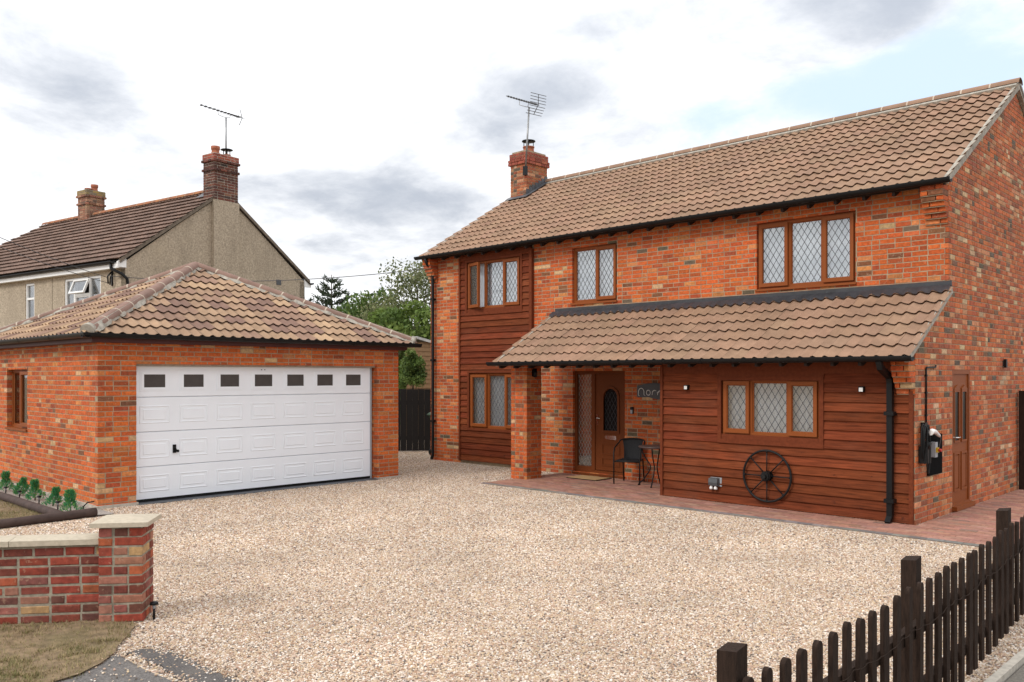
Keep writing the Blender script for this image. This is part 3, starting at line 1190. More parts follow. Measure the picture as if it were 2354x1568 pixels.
# roofs
def slope_frame(x0, y0, z0, tan):
    c = 1 / math.sqrt(1 + tan * tan)
    return Fr((x0, y0, z0), (1, 0, 0), (0, c, tan * c), (0, -tan * c, c)), c


def tan_tile(i, j):
    s = random.uniform(.93, 1.07)
    return tuple(x * s * random.uniform(.98, 1.02) for x in (.285, .176, .116))


tl = Tiling(house)
MFr, mc = slope_frame(-15.27, mtY, mtZ, mtan)
tl.slope(MFr, 11.37, (YR - mtY) / mc - .03, tan_tile)
EFr, ec = slope_frame(-11.38, ltY, ltZ, ltan)
tl.slope(EFr, 7.47, (YM - ltY) / ec - .02, tan_tile)
tl.build(M['tile_o'], M['tile_a'], 300)
dk = MB()
dk.box(.02, 11.35, .03, (YR - mtY) / mc, -.07, -.026, MFr)
rear = Fr((-3.9, 2 * YR - mtY, mtZ), (-1, 0, 0), (0, -mc, mtan * mc), (0, mtan * mc, mc))
dk.box(.02, 11.35, .03, (YR - mtY) / mc, -.07, -.026, rear)
dk.box(.03, 7.44, .03, (YM - ltY) / ec - .01, -.07, -.026, EFr)
dk.build('roof_deck', M['deck'], house)
rb = MB()
rb.box(0, 11.37, 0, (YR - mtY) / mc - .02, -.02, .02, rear)
rb.build('rear_roof_slope', M['tile_a'], house, True)
M['ridge'] = pmat('ridge tile', (.28, .17, .115), .85, .15, 4, .2, 60, 'obj')
M['ridge']['tint'] = (.26, .158, .105)
M['pale_mortar'] = pmat('pale mortar', (.47, .39, .31), .9, .15, 20, 0)
cap_run(house, (-15.29, YR, ZR - .02), (-3.89, YR, ZR - .02), .125, .45, M['ridge'], M['pale_mortar'], (0, 0, 1), 'ridge_tile')
rbm = MB()
rbm.box(.03, 11.34, (YR - mtY) / mc - .20, (YR - mtY) / mc - .01, -.02, .052, MFr)
rbm.build('ridge_bedding', M['mortar_grey'], house)
for (fr_, a_, b_, l_) in ((MFr, 11.29, 11.352, (YR - mtY) / mc), (MFr, .018, .08, (YR - mtY) / mc), (EFr, 7.39, 7.452, (YM - ltY) / ec - .01), (EFr, .018, .06, (YM - ltY) / ec - .01), (rear, .018, .08, (YR - mtY) / mc)):
    vg = MB()
    vg.box(a_, b_, .02, l_, -.075, .016, fr_)
    vg.build('verge_mortar', M['mortar_grey'], house)
gutter(house, (-15.36, 12.615, 4.665), (-3.855, 12.615, 4.665))
gutter(house, (-11.46, 11.155, 2.185), (-3.855, 11.155, 2.185))
fb = MB()
fb.box(-15.25, -3.95, 4.60, 4.66, .20, .222, FF)
fb.build('fascia_board', M['rafter'], house)
fb = MB()
fb.box(-11.36, -3.95, 2.13, 2.19, .36, .38, EF)
fb.build('fascia_board', M['rafter'], house)
rf_m = MB()
rf_m.prism([(0, 0), (.26, .156), (.26, .06), (.05, -.055), (0, -.05)], 0, .042, Fr((0, 0, 0), (0, 1, 0), (0, 0, 1), (1, 0, 0)))
rf_me = rf_m.mesh('rafter_foot', M['rafter'])
x = -15.0
while x < -4.4:
    link('rafter_foot', rf_me, house, matrix=Matrix.Translation((x, 12.705, 4.60)))
    x += .43
x = -11.28
while x < -4.3:
    link('rafter_foot', rf_me, house, matrix=Matrix.Translation((x, 11.26, 2.13)) @ Matrix.Diagonal((1, 1.35, 1, 1)))
    x += .372
wp = MB()
wp.box(-11.34, -7.9, 2.12, 2.30, -.38, -.02, EF)
wp.build('porch_beam', M['rafter'], house)

# lead flashing over the lean-to: upstand and dressed apron following the tile rolls
fl = MB()
fl.box(-11.34, -3.935, 3.16, 3.285, .004, .012, FF)
k = int(7.42 / .0433)
pts0, pts1 = [], []
vl = (YM - ltY) / ec
for i in range(k + 1):
    u = i * 7.44 / k
    ph = 2 * math.pi * 2 * u / TW
    h = .020 * (math.cos(ph) + .22 * math.cos(2 * ph + .9))
    pts0.append(EFr.p(u, vl - .01, .055 + h * .1))
    pts1.append(EFr.p(u + .012, vl - .17 + .012 * math.cos(ph), .036 + h))
fl.add(pts0 + pts1, [(i, i + 1, k + 2 + i, k + 1 + i) for i in range(k)][::1], None, True)
fl.build('lead_flashing', M['lead_dark'], house)

# weatherboarding
clad_me = {}


def clad_col():
    s = random.uniform(.76, 1.2)
    return (.160 * s, .038 * s * random.uniform(.90, 1.10), .0145 * s)


def board(fr, u0, u1, z0, h, thick=.033, base=.0):
    m = MB()
    t0, t1 = base + .006, base + thick
    bow = random.uniform(-.002, .002)
    m.prism([(z0, base - .02), (z0, t1 + bow), (z0 + .004, t1 + .002 + bow), (z0 + h + .018, t0), (z0 + h + .018, base - .02)], u0, u1,
            Fr(fr.o, fr.v, fr.n, fr.u))
    return m.build('cladding_board', M['clad'], house, color=clad_col())


def clad(fr, u0, u1, z0, z1, step, holes, base=0.0):
    z = z0
    while z < z1 - .03:
        h = min(step, z1 - z)
        spans = [(u0, u1)]
        for (a, b, c, d) in holes:
            if c < z + h * .55 < d:
                spans = [s for (p, r_) in spans for s in ((p, a), (b, r_)) if s[1] - s[0] > .03]
        for (p, r_) in spans:
            board(fr, p, r_, z, h, base=base)
        z += step


clad(FF, -14.12, -12.00, .07, 4.52, .1335, [(W1[0] - .06, W1[1] + .06, W1[2] - .06, 4.47), (W0[0] - .06, W0[1] + .06, W0[2] - .06, W0[3] + .06)], base=.012)
clad(EF, -7.86, -4.05, .015, 1.98, .1308, [(-6.865, -5.20, .98, 1.935)], base=.002)
tb = MB()
tb.box(-14.13, -11.98, 4.50, 4.62, .0, .045, FF)
tb.build('top_board', M['clad_trim'], house)
tb = MB()
tb.box(-7.88, -4.22, 1.975, 2.13, -.02, .036, EF)
tb.box(-6.87, -5.19, 1.93, 1.975, -.03, .0355, EF)
tb.build('top_board', M['clad_trim'], house)
for (fr, a, b, c, d, n0, n1) in ((FF, -14.165, -14.12, .05, 4.56, 0, .06), (FF, -12.0, -11.925, .05, 4.56, 0, .075), (EF, -7.905, -7.86, .0, 2.1, -.08, .055), (EF, -4.05, -4.0, .0, 1.745, -.09, .045)):
    t = MB()
    t.box(a, b, c, d, n0, n1, fr)
    t.build('corner_board', M['clad_trim'], house)
for (fr, r_, w_, n1) in ((EF, (-6.865, -5.195, .925, 1.935), .06, .045), (FF, (W1[0] - .06, W1[1] + .06, 3.27, 4.495), .055, .05), (FF, (W0[0] - .06, W0[1] + .06, W0[2] - .06, W0[3] + .06), .055, .05)):
    t = MB()
    t.rect_ring(*r_, w_, -.05, n1, fr)
    t.box(r_[0] + w_, r_[1] - w_, r_[2] + w_ - .002, r_[2] + .135, -.05, n1 - .012, fr) if r_[2] > .9 else None
    t.build('window_trim', M['clad_trim'], house)
skirt = MB()
skirt.box(-7.84, -4.06, -.02, .02, -.08, -.002, EF)
skirt.build('base_batten', M['rafter'], house)

# windows and doors
window(house, *W1, FF, (-13.37, -12.80), rec=.0, opens={0: -16}, folds=7, label='upper window with its left light ajar')
window(house, *W0, FF, (-13.28, -12.75), rec=.0, folds=9)
window(house, *W2, FF, (-10.335,), rec=.055, folds=6)
window(house, *W3, FF, (-6.385, -5.83), rec=.055, folds=7)
window(house, *EW, EF, (-6.33, -5.74), rec=.005, folds=9)

# front door with side light
dm = MB()
dm.rect_ring(DR[0], DR[1], DR[2], DR[3], .055, -.13, -.06, FF)
dm.box(-10.46, -10.375, DR[2] + .055, DR[3] - .055, -.13, -.055, FF)
dm.box(DR[0] + .055, -10.46, DR[2] + .055, DR[2] + .12, -.12, -.065, FF)
dm.box(DR[0] - .01, DR[1] + .01, DR[2] - .035, DR[2] - .001, -.1, .02, FF)
fd = dm.build('front_door', M['oak_porch_shade'], house)
g = MB()
g.box(-10.81, -10.47, .18, 1.97, -.10, -.095, FF)
g.build('pane', M['glass'], fd)
g = MB()
lattice(g, -10.80, -10.48, .20, 1.96, FF, -.094, .075, .125, .003)
g.build('lead_lattice', M['came_pale'], fd)
curtain(-10.82, -10.46, .15, 1.98, FF, -.30, fd, 6, M['dark_net'])
CXD, HW, ZB, ZS = -10.0, .165, .895, 1.53


def arch(hw, zb, zs, n=14):
    return [(CXD - hw, zb), (CXD + hw, zb)] + [(CXD + hw * math.cos(math.pi * i / n), zs + hw * math.sin(math.pi * i / n)) for i in range(n + 1)]


lf = MB()
a_out = arch(HW + .045, ZB - .045, ZS)
a_in = arch(HW, ZB, ZS)
rect = [(-10.37, .125), (-9.68, .125), (-9.68, 1.975), (-10.37, 1.975)]
lf.box(-10.37, CXD - HW, .125, 1.975, -.115, -.075, FF)
lf.box(CXD + HW, -9.68, .125, 1.975, -.115, -.075, FF)
lf.box(CXD - HW, CXD + HW, .125, ZB, -.115, -.075, FF)
n = 14
top = [(CXD + HW * math.cos(math.pi * i / n), ZS + HW * math.sin(math.pi * i / n)) for i in range(n + 1)]
lf.add([FF.p(a, b, -.075) for a, b in top] + [FF.p(a, 1.975, -.075) for a, b in top], [(i, n + 1 + i, n + 2 + i, i + 1)[::-1] for i in range(n)])
leaf_o = lf.build('door_leaf', M['oak_porch_shade'], fd)
k = len(a_in)
am = MB()
am.add([FF.p(a, b, -.050) for a, b in a_out] + [FF.p(a, b, -.052) for a, b in a_in] + [FF.p(a, b, -.10) for a, b in a_in] + [FF.p(a, b, -.075) for a, b in a_out],
       [(i, (i + 1) % k, k + (i + 1) % k, k + i) for i in range(k)] + [(k + i, k + (i + 1) % k, 2 * k + (i + 1) % k, 2 * k + i) for i in range(k)] + [(3 * k + i, 3 * k + (i + 1) % k, (i + 1) % k, i) for i in range(k)])
am.build('arched_moulding', M['oak_porch_shade'], fd)
g = MB()
g.prism(a_in, -.102, -.098, FF)
g.build('pane', M['dark_glazing'], fd)
g = MB()
lattice(g, CXD - HW + .004, CXD + HW - .004, ZB, ZS + .10, FF, -.097, .085, .15, .003)
g.build('lead_lattice', M['came'], fd)
for (c, d) in ((.43, .655), (.215, .385)):
    p = MB()
    p.rect_ring(-10.215, -9.785, c, d, .022, -.08, -.062, FF)
    p.rect_ring(-10.19, -9.81, c + .025, d - .025, .012, -.08, -.068, FF)
    p.build('panel_moulding', M['oak_porch_shade'], fd)
p = MB()
p.rect_ring(-10.13, -9.87, .725, .80, .018, -.08, -.062, FF)
p.box(-10.12, -9.88, .745, .782, -.078, -.068, FF)
p.build('letter_plate', M['chrome'], fd)
p = MB()
p.box(-10.345, -10.31, 1.0, 1.2, -.075, -.066, FF)
p.tube([FF.p(-10.328, 1.125, -.066), FF.p(-10.328, 1.125, -.02), FF.p(-10.22, 1.125, -.018)], .009, 8)
p.build('door_handle', M['chrome'], fd)

# side door in the gable
SF = Fr((XR + .085, 0, 0), (0, 1, 0), (0, 0, 1), (1, 0, 0))
dm = MB()
dm.rect_ring(SD[0], SD[1], SD[2], SD[3], .06, -.16, -.09, SF)
dm.box(SD[0] - .005, SD[1] + .01, SD[2] - .03, SD[2] + .03, -.14, -.02, SF)
sd = dm.build('side_door', M['oak'], house)
lf = MB()
lf.box(SD[0] + .06, SD[1] - .06, SD[2] + .06, SD[3] - .06, -.15, -.11, SF)
lf.build('door_leaf', M['oak'], sd)
for a, b in ((13.20, 13.45), (13.53, 13.78)):
    p = MB()
    p.rect_ring(a, b, .98, 1.74, .03, -.112, -.092, SF)
    p.prism([(a, 1.74), (b, 1.74), (b, 1.76), ((a + b) / 2, 1.81), (a, 1.76)], -.112, -.09, SF)
    p.build('panel_moulding', M['oak'], sd)
    g = MB()
    g.box(a + .03, b - .03, 1.01, 1.71, -.112, -.106, SF)
    g.build('pane', M['dark_glazing'], sd)
    p = MB()
    p.rect_ring(a, b, .28, .84, .03, -.112, -.094, SF)
    p.box(a + .05, b - .05, .33, .79, -.112, -.10, SF)
    p.build('panel_moulding', M['oak'], sd)
p = MB()
p.box(13.155, 13.185, .98, 1.14, -.11, -.10, SF)
p.tube([SF.p(13.17, 1.06, -.10), SF.p(13.17, 1.06, -.045), SF.p(13.29, 1.06, -.043)], .01, 8)
p.build('door_handle', M['chrome'], sd)

# downpipes
def downpipe(path, r, name, clips, seg=10):
    m = MB()
    m.tube(path, r, seg, smooth=seg > 4, phase=math.pi / 4 if seg == 4 else 0)
    o = m.build(name, M['black'], house)
    for (x, y, z) in clips:
        c = MB()
        c.box(x - r * 1.25, x + r * 1.25, y - r * 1.15, y + r * 1.5, z - .025, z + .025)
        c.build('pipe_clip', M['black'], o)
    return o


downpipe([(-15.02, 12.615, 4.62), (-15.02, 12.66, 4.5), (-15.02, 12.83, 4.36), (-15.02, 12.84, 4.2), (-15.02, 12.84, .12), (-15.02, 12.80, .03)], .036, 'downpipe', [(-15.02, 12.84, z) for z in (.9, 2.3, 3.7)])
downpipe([(-4.27, 11.155, 2.14), (-4.27, 11.2, 2.05), (-4.27, 11.50, 1.93), (-4.27, 11.53, 1.85), (-4.27, 11.53, .10), (-4.27, 11.45, .01)], .05, 'downpipe', [(-4.27, 11.53, z) for z in (.3, 1.45)], 4)

# chimney
CX0, CX1, CY0, CY1 = -15.165, -14.61, 15.55, 16.33
ch = MB()
ch.box(CX0 + .007, CX1 - .007, CY0 + .007, CY1 - .007, 5.4, 7.25)
ch.box(CX0 - .012, CX1 + .012, CY0 - .012, CY1 + .012, 7.25, 7.54)
ch.box(CX0 + .03, CX1 - .03, CY0 + .03, CY1 - .03, 7.54, 7.60)
chim = ch.build('chimney', M['mortar'], house)
cm = Masonry(chim)


def stack(ms_, x0, x1, y0, y1, z0, z1, pal, phase=0, off=0.0, joint=BJ):
    for k_, (fr, L_) in enumerate(((Fr((x0, y0, z0), (1, 0, 0), (0, 0, 1), (0, -1, 0)), x1 - x0), (Fr((x1, y0, z0), (0, 1, 0), (0, 0, 1), (1, 0, 0)), y1 - y0),
                                   (Fr((x1, y1, z0), (-1, 0, 0), (0, 0, 1), (0, 1, 0)), x1 - x0), (Fr((x0, y1, z0), (0, -1, 0), (0, 0, 1), (-1, 0, 0)), y1 - y0))):
        ms_.wall(fr, brick_layout(0, L_, 0, z1 - z0, inL=(q, 0) if k_ % 2 else (0, q), inR=(0, q) if k_ % 2 == 0 else (q, 0), snap=.15, phase=phase, joint=joint), pal, off=off)


PAL_CHIM = [(30, (.38, .13, .055)), (24, (.30, .085, .04)), (14, (.44, .22, .12)), (14, (.17, .085, .055)), (8, (.10, .07, .05)), (8, (.48, .30, .20))]
PAL_TOP = [(3, (.30, .075, .045)), (2, (.25, .06, .04)), (1, (.34, .10, .06))]
stack(cm, CX0, CX1, CY0, CY1, 5.46, 7.25, PAL_CHIM)
stack(cm, CX0 - .045, CX1 + .045, CY0 - .045, CY1 + .045, 7.255, 7.40, PAL_TOP)
stack(cm, CX0 - .02, CX1 + .02, CY0 - .02, CY1 + .02, 7.405, 7.55, PAL_TOP)
cm.build(M['brick_o'], M['brick_a'], 0)
pot = MB()
pot.lathe([(0, 7.55), (.15, 7.55), (.15, 7.62), (.135, 7.68), (.135, 7.74), (.15, 7.745), (.15, 7.77), (0, 7.77)], (-14.88, 15.92, 0), 16)
pot.build('chimney_pot', M['terracotta'], chim)
cw = MB()
cw.lathe([(0, 7.95), (.17, 7.925), (.175, 7.905), (0, 7.90)], (-14.88, 15.92, 0), 18)
for i in range(4):
    g_ = math.pi / 4 + i * math.pi / 2
    cw.tube([(-14.88 + .12 * math.cos(g_), 15.92 + .12 * math.sin(g_), 7.74), (-14.88 + .12 * math.cos(g_), 15.92 + .12 * math.sin(g_), 7.91)], .011, 6)
cw.build('chimney_cowl', M['black'], chim)
fl = MB()
n_ = 7
for i in range(n_):
    y0_, y1_ = CY0 - .02 + i * (CY1 - CY0 + .02) / n_, CY0 - .02 + (i + 1) * (CY1 - CY0 + .02) / n_ - .003
    za, zb = mtZ + (y0_ - mtY) * mtan, mtZ + (y1_ - mtY) * mtan
    fl.add([(CX1 + .006 + .001 * i, y0_, za + .02), (CX1 + .006 + .001 * i, y1_, zb + .02), (CX1 + .006 + .001 * i, y1_, zb + .16), (CX1 + .006 + .001 * i, y0_, zb + .16)], [(0, 1, 2, 3)])
v0_ = (CY0 - mtY) / mc
fl.box(CX1 + 15.27, CX1 + 15.27 + .13, v0_ - .1, v0_ + .92, .048, .058, MFr)
fl.box(CX0 + 15.27 - .03, CX1 + 15.27 + .13, v0_ - .16, v0_ + .01, .052, .064, MFr)
fl.build('lead_flashing', M['lead'], chim)

# ------------------------------------------------------------------ the garage
GX0, GX1, GY0, GY1 = -18.40, -13.0, 4.72, 10.25
OP = (5.28, 9.75, 0.0, 2.12)                      # door opening along Y
GW = (-17.33, -16.19, 1.02, 2.05)                 # side window
garage = thing('double_garage', 'detached brick double garage with hipped pantile roof and white sectional door', 'garage', (-15.7, 7.5, 0))
GFf = Fr((GX1, 0, 0), (0, 1, 0), (0, 0, 1), (1, 0, 0))
GFs = Fr((0, GY0, 0), (1, 0, 0), (0, 0, 1), (0, -1, 0))
GFr = Fr((0, GY1, 0), (-1, 0, 0), (0, 0, 1), (0, 1, 0))
GFb = Fr((GX0, 0, 0), (0, -1, 0), (0, 0, 1), (-1, 0, 0))
co = MB()
backing(co, GY0 + .007, GY1 - .007, 0, 2.45, [OP], GFf, -.215)
backing(co, GX0 + .007, GX1 - .007, 0, 2.45, [GW], GFs, -.215)
backing(co, -GX1 + .007, -GX0 - .007, 0, 2.45, [], GFr, -.215)
backing(co, -GY1 + .007, -GY0 - .007, 0, 2.45, [], GFb, -.215)
co.build('wall', M['mortar'], garage)
gm_ = Masonry(garage)
gm_.wall(GFf, brick_layout(GY0, GY1, 0, 2.45, [OP], inL=(q, 0), snap=.12), PAL_GARAGE)
gm_.wall(GFs, brick_layout(GX0, GX1, 0, 2.45, [GW], inR=(0, q), snap=.3), PAL_GARAGE)
# reveal of the far door jamb
gm_.wall(Fr((GX1 - .1, OP[1], 0), (-1, 0, 0), (0, 0, 1), (0, -1, 0)), brick_layout(0, .11, 0, 2.12, snap=0), PAL_GARAGE, off=-.001)
gm_.build(M['brick_o'], M['brick_a'], 300)
pl = MB()
pl.box(GY0 - .035, OP[0] + .02, -.02, .045, -.1, .035, GFf)
pl.box(OP[1] - .0, GY1 + .03, -.02, .03, -.1, .03, GFf)
pl.box(GX0 - .03, GX1 - .1, -.02, .05, -.1, .036, GFs)
pl.build('concrete_footing', M['conc'], garage)
fc = MB()
fc.box(GY0 - .12, GY1 + .12, 2.435, 2.53, .10, .122, GFf)
fc.box(GX0 - .12, GX1 + .118, 2.435, 2.53, .10, .122, GFs)
fc.box(GY0 - .118, GY1 + .118, 2.43, 2.437, -.05, .10, GFf)
fc.box(GX0 - .118, GX1, 2.43, 2.437, -.05, .10, GFs)
fc.build('fascia_board', M['fascia'], garage)
EX0, EX1, EY0, EY1, EZ = -18.67, -12.73, 4.45, 10.52, 2.535
AP = Vector((-15.7, 7.485, 4.02))
gutter(garage, (EX1 - .03, EY0 - .03, 2.545), (EX1 - .03, EY1 + .07, 2.545), out_n=(1, 0, 0))
gutter(garage, (EX0, EY0 + .03, 2.545), (EX1 + .03, EY0 + .03, 2.545), out_n=(0, -1, 0))


def mottled(i, j):
    c = random.choices([(.40, .27, .168), (.33, .218, .14), (.265, .165, .118), (.20, .122, .094), (.30, .195, .128)], [12, 24, 28, 18, 26])[0]
    s = random.uniform(.92, 1.08)
    return tuple(x * s for x in c)


gt = Tiling(garage)
run = EX1 - AP.x
rise = AP.z - EZ
sl = math.hypot(run, rise)
F1 = Fr((EX1, EY0, EZ), (0, 1, 0), (-run / sl, 0, rise / sl), (rise / sl, 0, run / sl))
wid = EY1 - EY0
gt.slope(F1, wid, sl, mottled, cut=[((0, 0), (sl, -wid / 2)), ((wid, 0), (-sl, -wid / 2))])
run2 = AP.y - EY0
sl2 = math.hypot(run2, rise)
F2 = Fr((EX0, EY0, EZ), (1, 0, 0), (0, run2 / sl2, rise / sl2), (0, -rise / sl2, run2 / sl2))
wid2 = EX1 - EX0
gt.slope(F2, wid2, sl2, mottled, cut=[((0, 0), (sl2, -wid2 / 2)), ((wid2, 0), (-sl2, -wid2 / 2))])
gt.build(M['tile_o'], M['tile_a'], 300)
dk = MB()
cs = [(EX1 - .03, EY0 + .03), (EX1 - .03, EY1 - .03), (EX0 + .03, EY1 - .03), (EX0 + .03, EY0 + .03)]
dk.add([(x, y, EZ - .045) for x, y in cs] + [AP + Vector((0, 0, -.045))], [(0, 1, 4), (1, 2, 4), (2, 3, 4), (3, 0, 4), (3, 2, 1, 0)])
dk.build('roof_deck', M['deck'], garage)
bk = MB()
for t_ in ((1, 2), (2, 3)):
    bk.add([(*((EX1, EY0), (EX1, EY1), (EX0, EY1), (EX0, EY0))[i], EZ + .03) for i in t_] + [AP + Vector((0, 0, .03))], [(0, 1, 2)], (.36, .23, .14))
bk.build('rear_roof_slope', M['tile_a'], garage, True)
M['hip'] = pmat('hip tile', (.22, .135, .105), .85, .15, 5, .2, 60, 'obj', patches=[((.33, .24, .17), 9, .6, .8, .3)])
M['hip']['tint'] = (.225, .138, .108)
for (x, y) in ((EX1, EY0), (EX1, EY1), (EX0, EY0), (EX0, EY1)):
    b = Vector((x, y, EZ + .03))
    t = (AP - b).normalized()
    cap_run(garage, b + t * .12, AP + Vector((0, 0, .02)), .098, .44, M['hip'], M['pale_mortar'], (0, 0, 1), 'hip_tile')
    sd_ = t.cross(Vector((0, 0, 1))).normalized()
    bed = MB()
    p0, p1 = b + t * .10, AP
    for s_ in (1, -1):
        a = []
        for i in range(30):
            f_ = i / 29
            a.append((p0.lerp(p1, f_) + sd_ * s_ * (.13 + random.uniform(-.03, .02)) + Vector((0, 0, .012 - .05))))
        b_ = [p0.lerp(p1, i / 29) + sd_ * s_ * .06 + Vector((0, 0, .075)) for i in range(30)]
        bed.add(a + b_, [(i, i + 1, 30 + i + 1, 30 + i) for i in range(29)])
    bed.tube([b + t * .06 + Vector((0, 0, .0)), b + t * .15], .10, 10)
    bed.build('mortar_bedding', M['mortar_grey'], garage)

# sectional door
DX = GX1 - .16
GD = Fr((DX, 0, 0), (0, 1, 0), (0, 0, 1), (1, 0, 0))
D0, D1 = 5.33, 9.70
zs = [.03, .545, 1.08, 1.615, 2.10]
mids = [5.62, 6.245, 6.862, 7.476, 8.093, 8.70, 9.314]
ln = MB()
ln.box(OP[0], OP[1], 2.098, 2.135, -.05, .09, GD)
ln.build('steel_lintel', M['conc'], garage)
jb = MB()
jb.box(OP[0] - .01, D0 + .006, 0, 2.1, -.06, .012, GD)
jb.box(D1 - .006, D1 + .03, 0, 2.1, -.06, .012, GD)
jb.build('door_jamb', M['grey_pl'], garage)
for k in range(4):
    s_ = MB()
    z0, z1 = zs[k] + .003, zs[k + 1] - .003
    s_.add([GD.p(a, b, c) for a, b, c in ((D0, z0 + .007, 0), (D1, z0 + .007, 0), (D1, z1 - .007, 0), (D0, z1 - .007, 0), (D0, z0, -.010), (D1, z0, -.010), (D1, z1, -.010), (D0, z1, -.010))],
           [(0, 1, 2, 3), (4, 5, 1, 0), (3, 2, 6, 7), (5, 4, 7, 6)])
    s_.box(D0, D1, z0 - .005, z1 + .005, -.05, -.012, GD)
    sec = s_.build('door_section', M['white'], garage)
    for y in mids:
        if k < 3:
            a, b, c, d = y - .235, y + .235, z0 + .125, z1 - .125
            e_ = MB()
            for (w0, n0, w1, n1) in ((0, .0005, .012, .007), (.012, .007, .028, .0005), (.055, .0005, .066, .006), (.066, .006, .08, .0045)):
                o_ = [(a + w0, c + w0), (b - w0, c + w0), (b - w0, d - w0), (a + w0, d - w0)]
                i_ = [(a + w1, c + w1), (b - w1, c + w1), (b - w1, d - w1), (a + w1, d - w1)]
                e_.add([GD.p(p[0], p[1], n0) for p in o_] + [GD.p(p[0], p[1], n1) for p in i_], [(t, (t + 1) % 4, 4 + (t + 1) % 4, 4 + t) for t in range(4)])
            e_.add([GD.p(p, r_, .0045) for p, r_ in ((a + .08, c + .08), (b - .08, c + .08), (b - .08, d - .08), (a + .08, d - .08))], [(0, 1, 2, 3)])
            e_.build('embossed_panel', M['white'], sec)
        else:
            e_ = MB()
            e_.rect_ring(y - .205, y + .205, 1.725, 2.005, .04, -.008, .012, GD)
            e_.rect_ring(y - .225, y + .225, 1.705, 2.025, .02, -.008, .006, GD)
            e_.build('light_frame', M['white'], sec)
            e_ = MB()
            e_.box(y - .168, y + .168, 1.762, 1.968, -.006, .003, GD)
            e_.build('light_pane', M['dark_pane'], sec)
sl_ = MB()
sl_.box(D0, D1, .004, .055, -.045, .006, GD)
sl_.build('door_seal', M['black'], garage)
th_ = MB()
th_.box(OP[0], OP[1] + .02, -.02, .012, -.05, .235, GD)
th_.build('door_threshold', M['lead'], garage)
hd = MB()
hd.box(5.905, 5.955, .735, .865, 0, .018, GD)
hd.tube([GD.p(5.93, .82, .018), GD.p(5.93, .82, .04), GD.p(5.945, .765, .05)], .012, 8)
hd.tube([GD.p(5.965, .765, .03), GD.p(5.965, .765, .06)], .022, 10)
hd.build('door_handle', M['black'], garage)
sp = MB()
for y in (7.44, 7.50):
    sp.tube([GD.p(y, 2.045, 0), GD.p(y, 2.045, .012)], .008, 8)
sp.build('door_screw', M['black'], garage)
gw = window(garage, *GW, GFs, (-16.76,), rec=.085, lat=False, folds=5, cmat=M['dark_net'])
rm = MB()
rm.box(GX0 + .3, GX1 - .4, 1.0, 1.02, .1, 2.3, Fr((0, GY0 + 2.2, 0), (1, 0, 0), (0, 1, 0), (0, 0, 1)))
rm.build('room_shade_partition', M['room'], garage)  # added dark sheet giving the garage window an unlit interior

# ------------------------------------------------------------------ the neighbouring house (own axes: x towards the gable, y towards the back)
NM = Matrix.Translation((-22.588, 8.887, 0)) @ Matrix.Rotation(R(9.08), 4, 'Z')
nb = thing('rendered_house', 'older pebbledashed house with brown tiled roof and two brick chimneys', 'house', (-22.588, 8.887, 0), R(9.08), local=True)
NF = Fr((0, 0, 0), (1, 0, 0), (0, 0, 1), (0, -1, 0))
NG = Fr((0, 0, 0), (0, 1, 0), (0, 0, 1), (1, 0, 0))
ND, NXL, NE, NRZ = 6.0, -13.2, 4.93, 7.28
NW1 = (-3.03, -1.18, 3.5, 4.62)
NW0 = (-5.25, -4.74, 3.35, 4.63)
nw = MB()
backing(nw, NXL, -.002, 0, 4.9, [NW1, NW0], NF, -.2, 0)
nw.prism([(0, 0), (ND, 0), (ND, 4.9), (ND / 2, NRZ - .06), (0, 4.9)], -.2, 0, NG)
nw.box(NXL, 0, 0, 4.9, -.2, 0, Fr((0, ND - .2, 0), (1, 0, 0), (0, 0, 1), (0, -1, 0)))
nw.box(0, ND, 0, 4.9, 0, .2, Fr((NXL, 0, 0), (0, 1, 0), (0, 0, 1), (1, 0, 0)))
nw.build('wall', M['dash'], nb)
br = MB()
br.prism([(2.58, 0), (3.44, 0), (3.44, 6.94), (2.58, 6.94)], .001, .12, NG)
br.build('chimney_breast', M['dash'], nb)
ntan = (NRZ - NE) / (ND / 2 + .18)
nt = Tiling(nb, amp=.012, seg=14, lift=.060, th=.042, flat=True)
c_ = 1 / math.sqrt(1 + ntan * ntan)


def oldtile(i, j):
    s = random.uniform(.84, 1.16)
    return (.165 * s, .105 * s, .080 * s)


nsl = (ND / 2 + .18) / c_
NS = Fr((NXL - .2, -.18, NE), (1, 0, 0), (0, c_, ntan * c_), (0, -ntan * c_, c_))
hipu = ND / 2 + .2
nt.slope(NS, -NXL + .28, nsl, oldtile, W=.33, G=.27, cut=[((0, 0), (nsl, -hipu))])
nt.build(M['otile_o'], M['otile_a'], 300, world=NM)
dk = MB()
rp = [(NXL - .18, -.16, NE - .03), (.05, -.16, NE - .03), (.05, ND / 2, NRZ - .03), (NXL + ND / 2, ND / 2, NRZ - .03), (NXL - .18, ND + .16, NE - .03), (.05, ND + .16, NE - .03)]
dk.add(rp, [(0, 1, 2, 3), (5, 4, 3, 2), (4, 0, 3)])
dk.add([(x, y, z - .06) for x, y, z in rp], [(3, 2, 1, 0), (2, 3, 4, 5), (3, 0, 4)])
dk.build('roof_deck', M['deck'], nb)
rs = MB()
rs.add([(x, y, z + .05) for x, y, z in rp], [(5, 4, 3, 2), (4, 0, 3)], (.12, .075, .055))
rs.build('rear_roof_slope', M['otile_a'], nb, True)
M['pale_mortar_old'] = pmat('old mortar', (.35, .27, .18), .9, .2, 15, 0)
cap_run(nb, (NXL + ND / 2, ND / 2, NRZ), (-.42, ND / 2, NRZ), .13, .42, M['ridge_old'], M['pale_mortar_old'], (0, 0, 1), 'ridge_tile')
M['verge_dark'] = pmat('dark verge', (.16, .13, .10), .95, .3, 12, .3, 40)
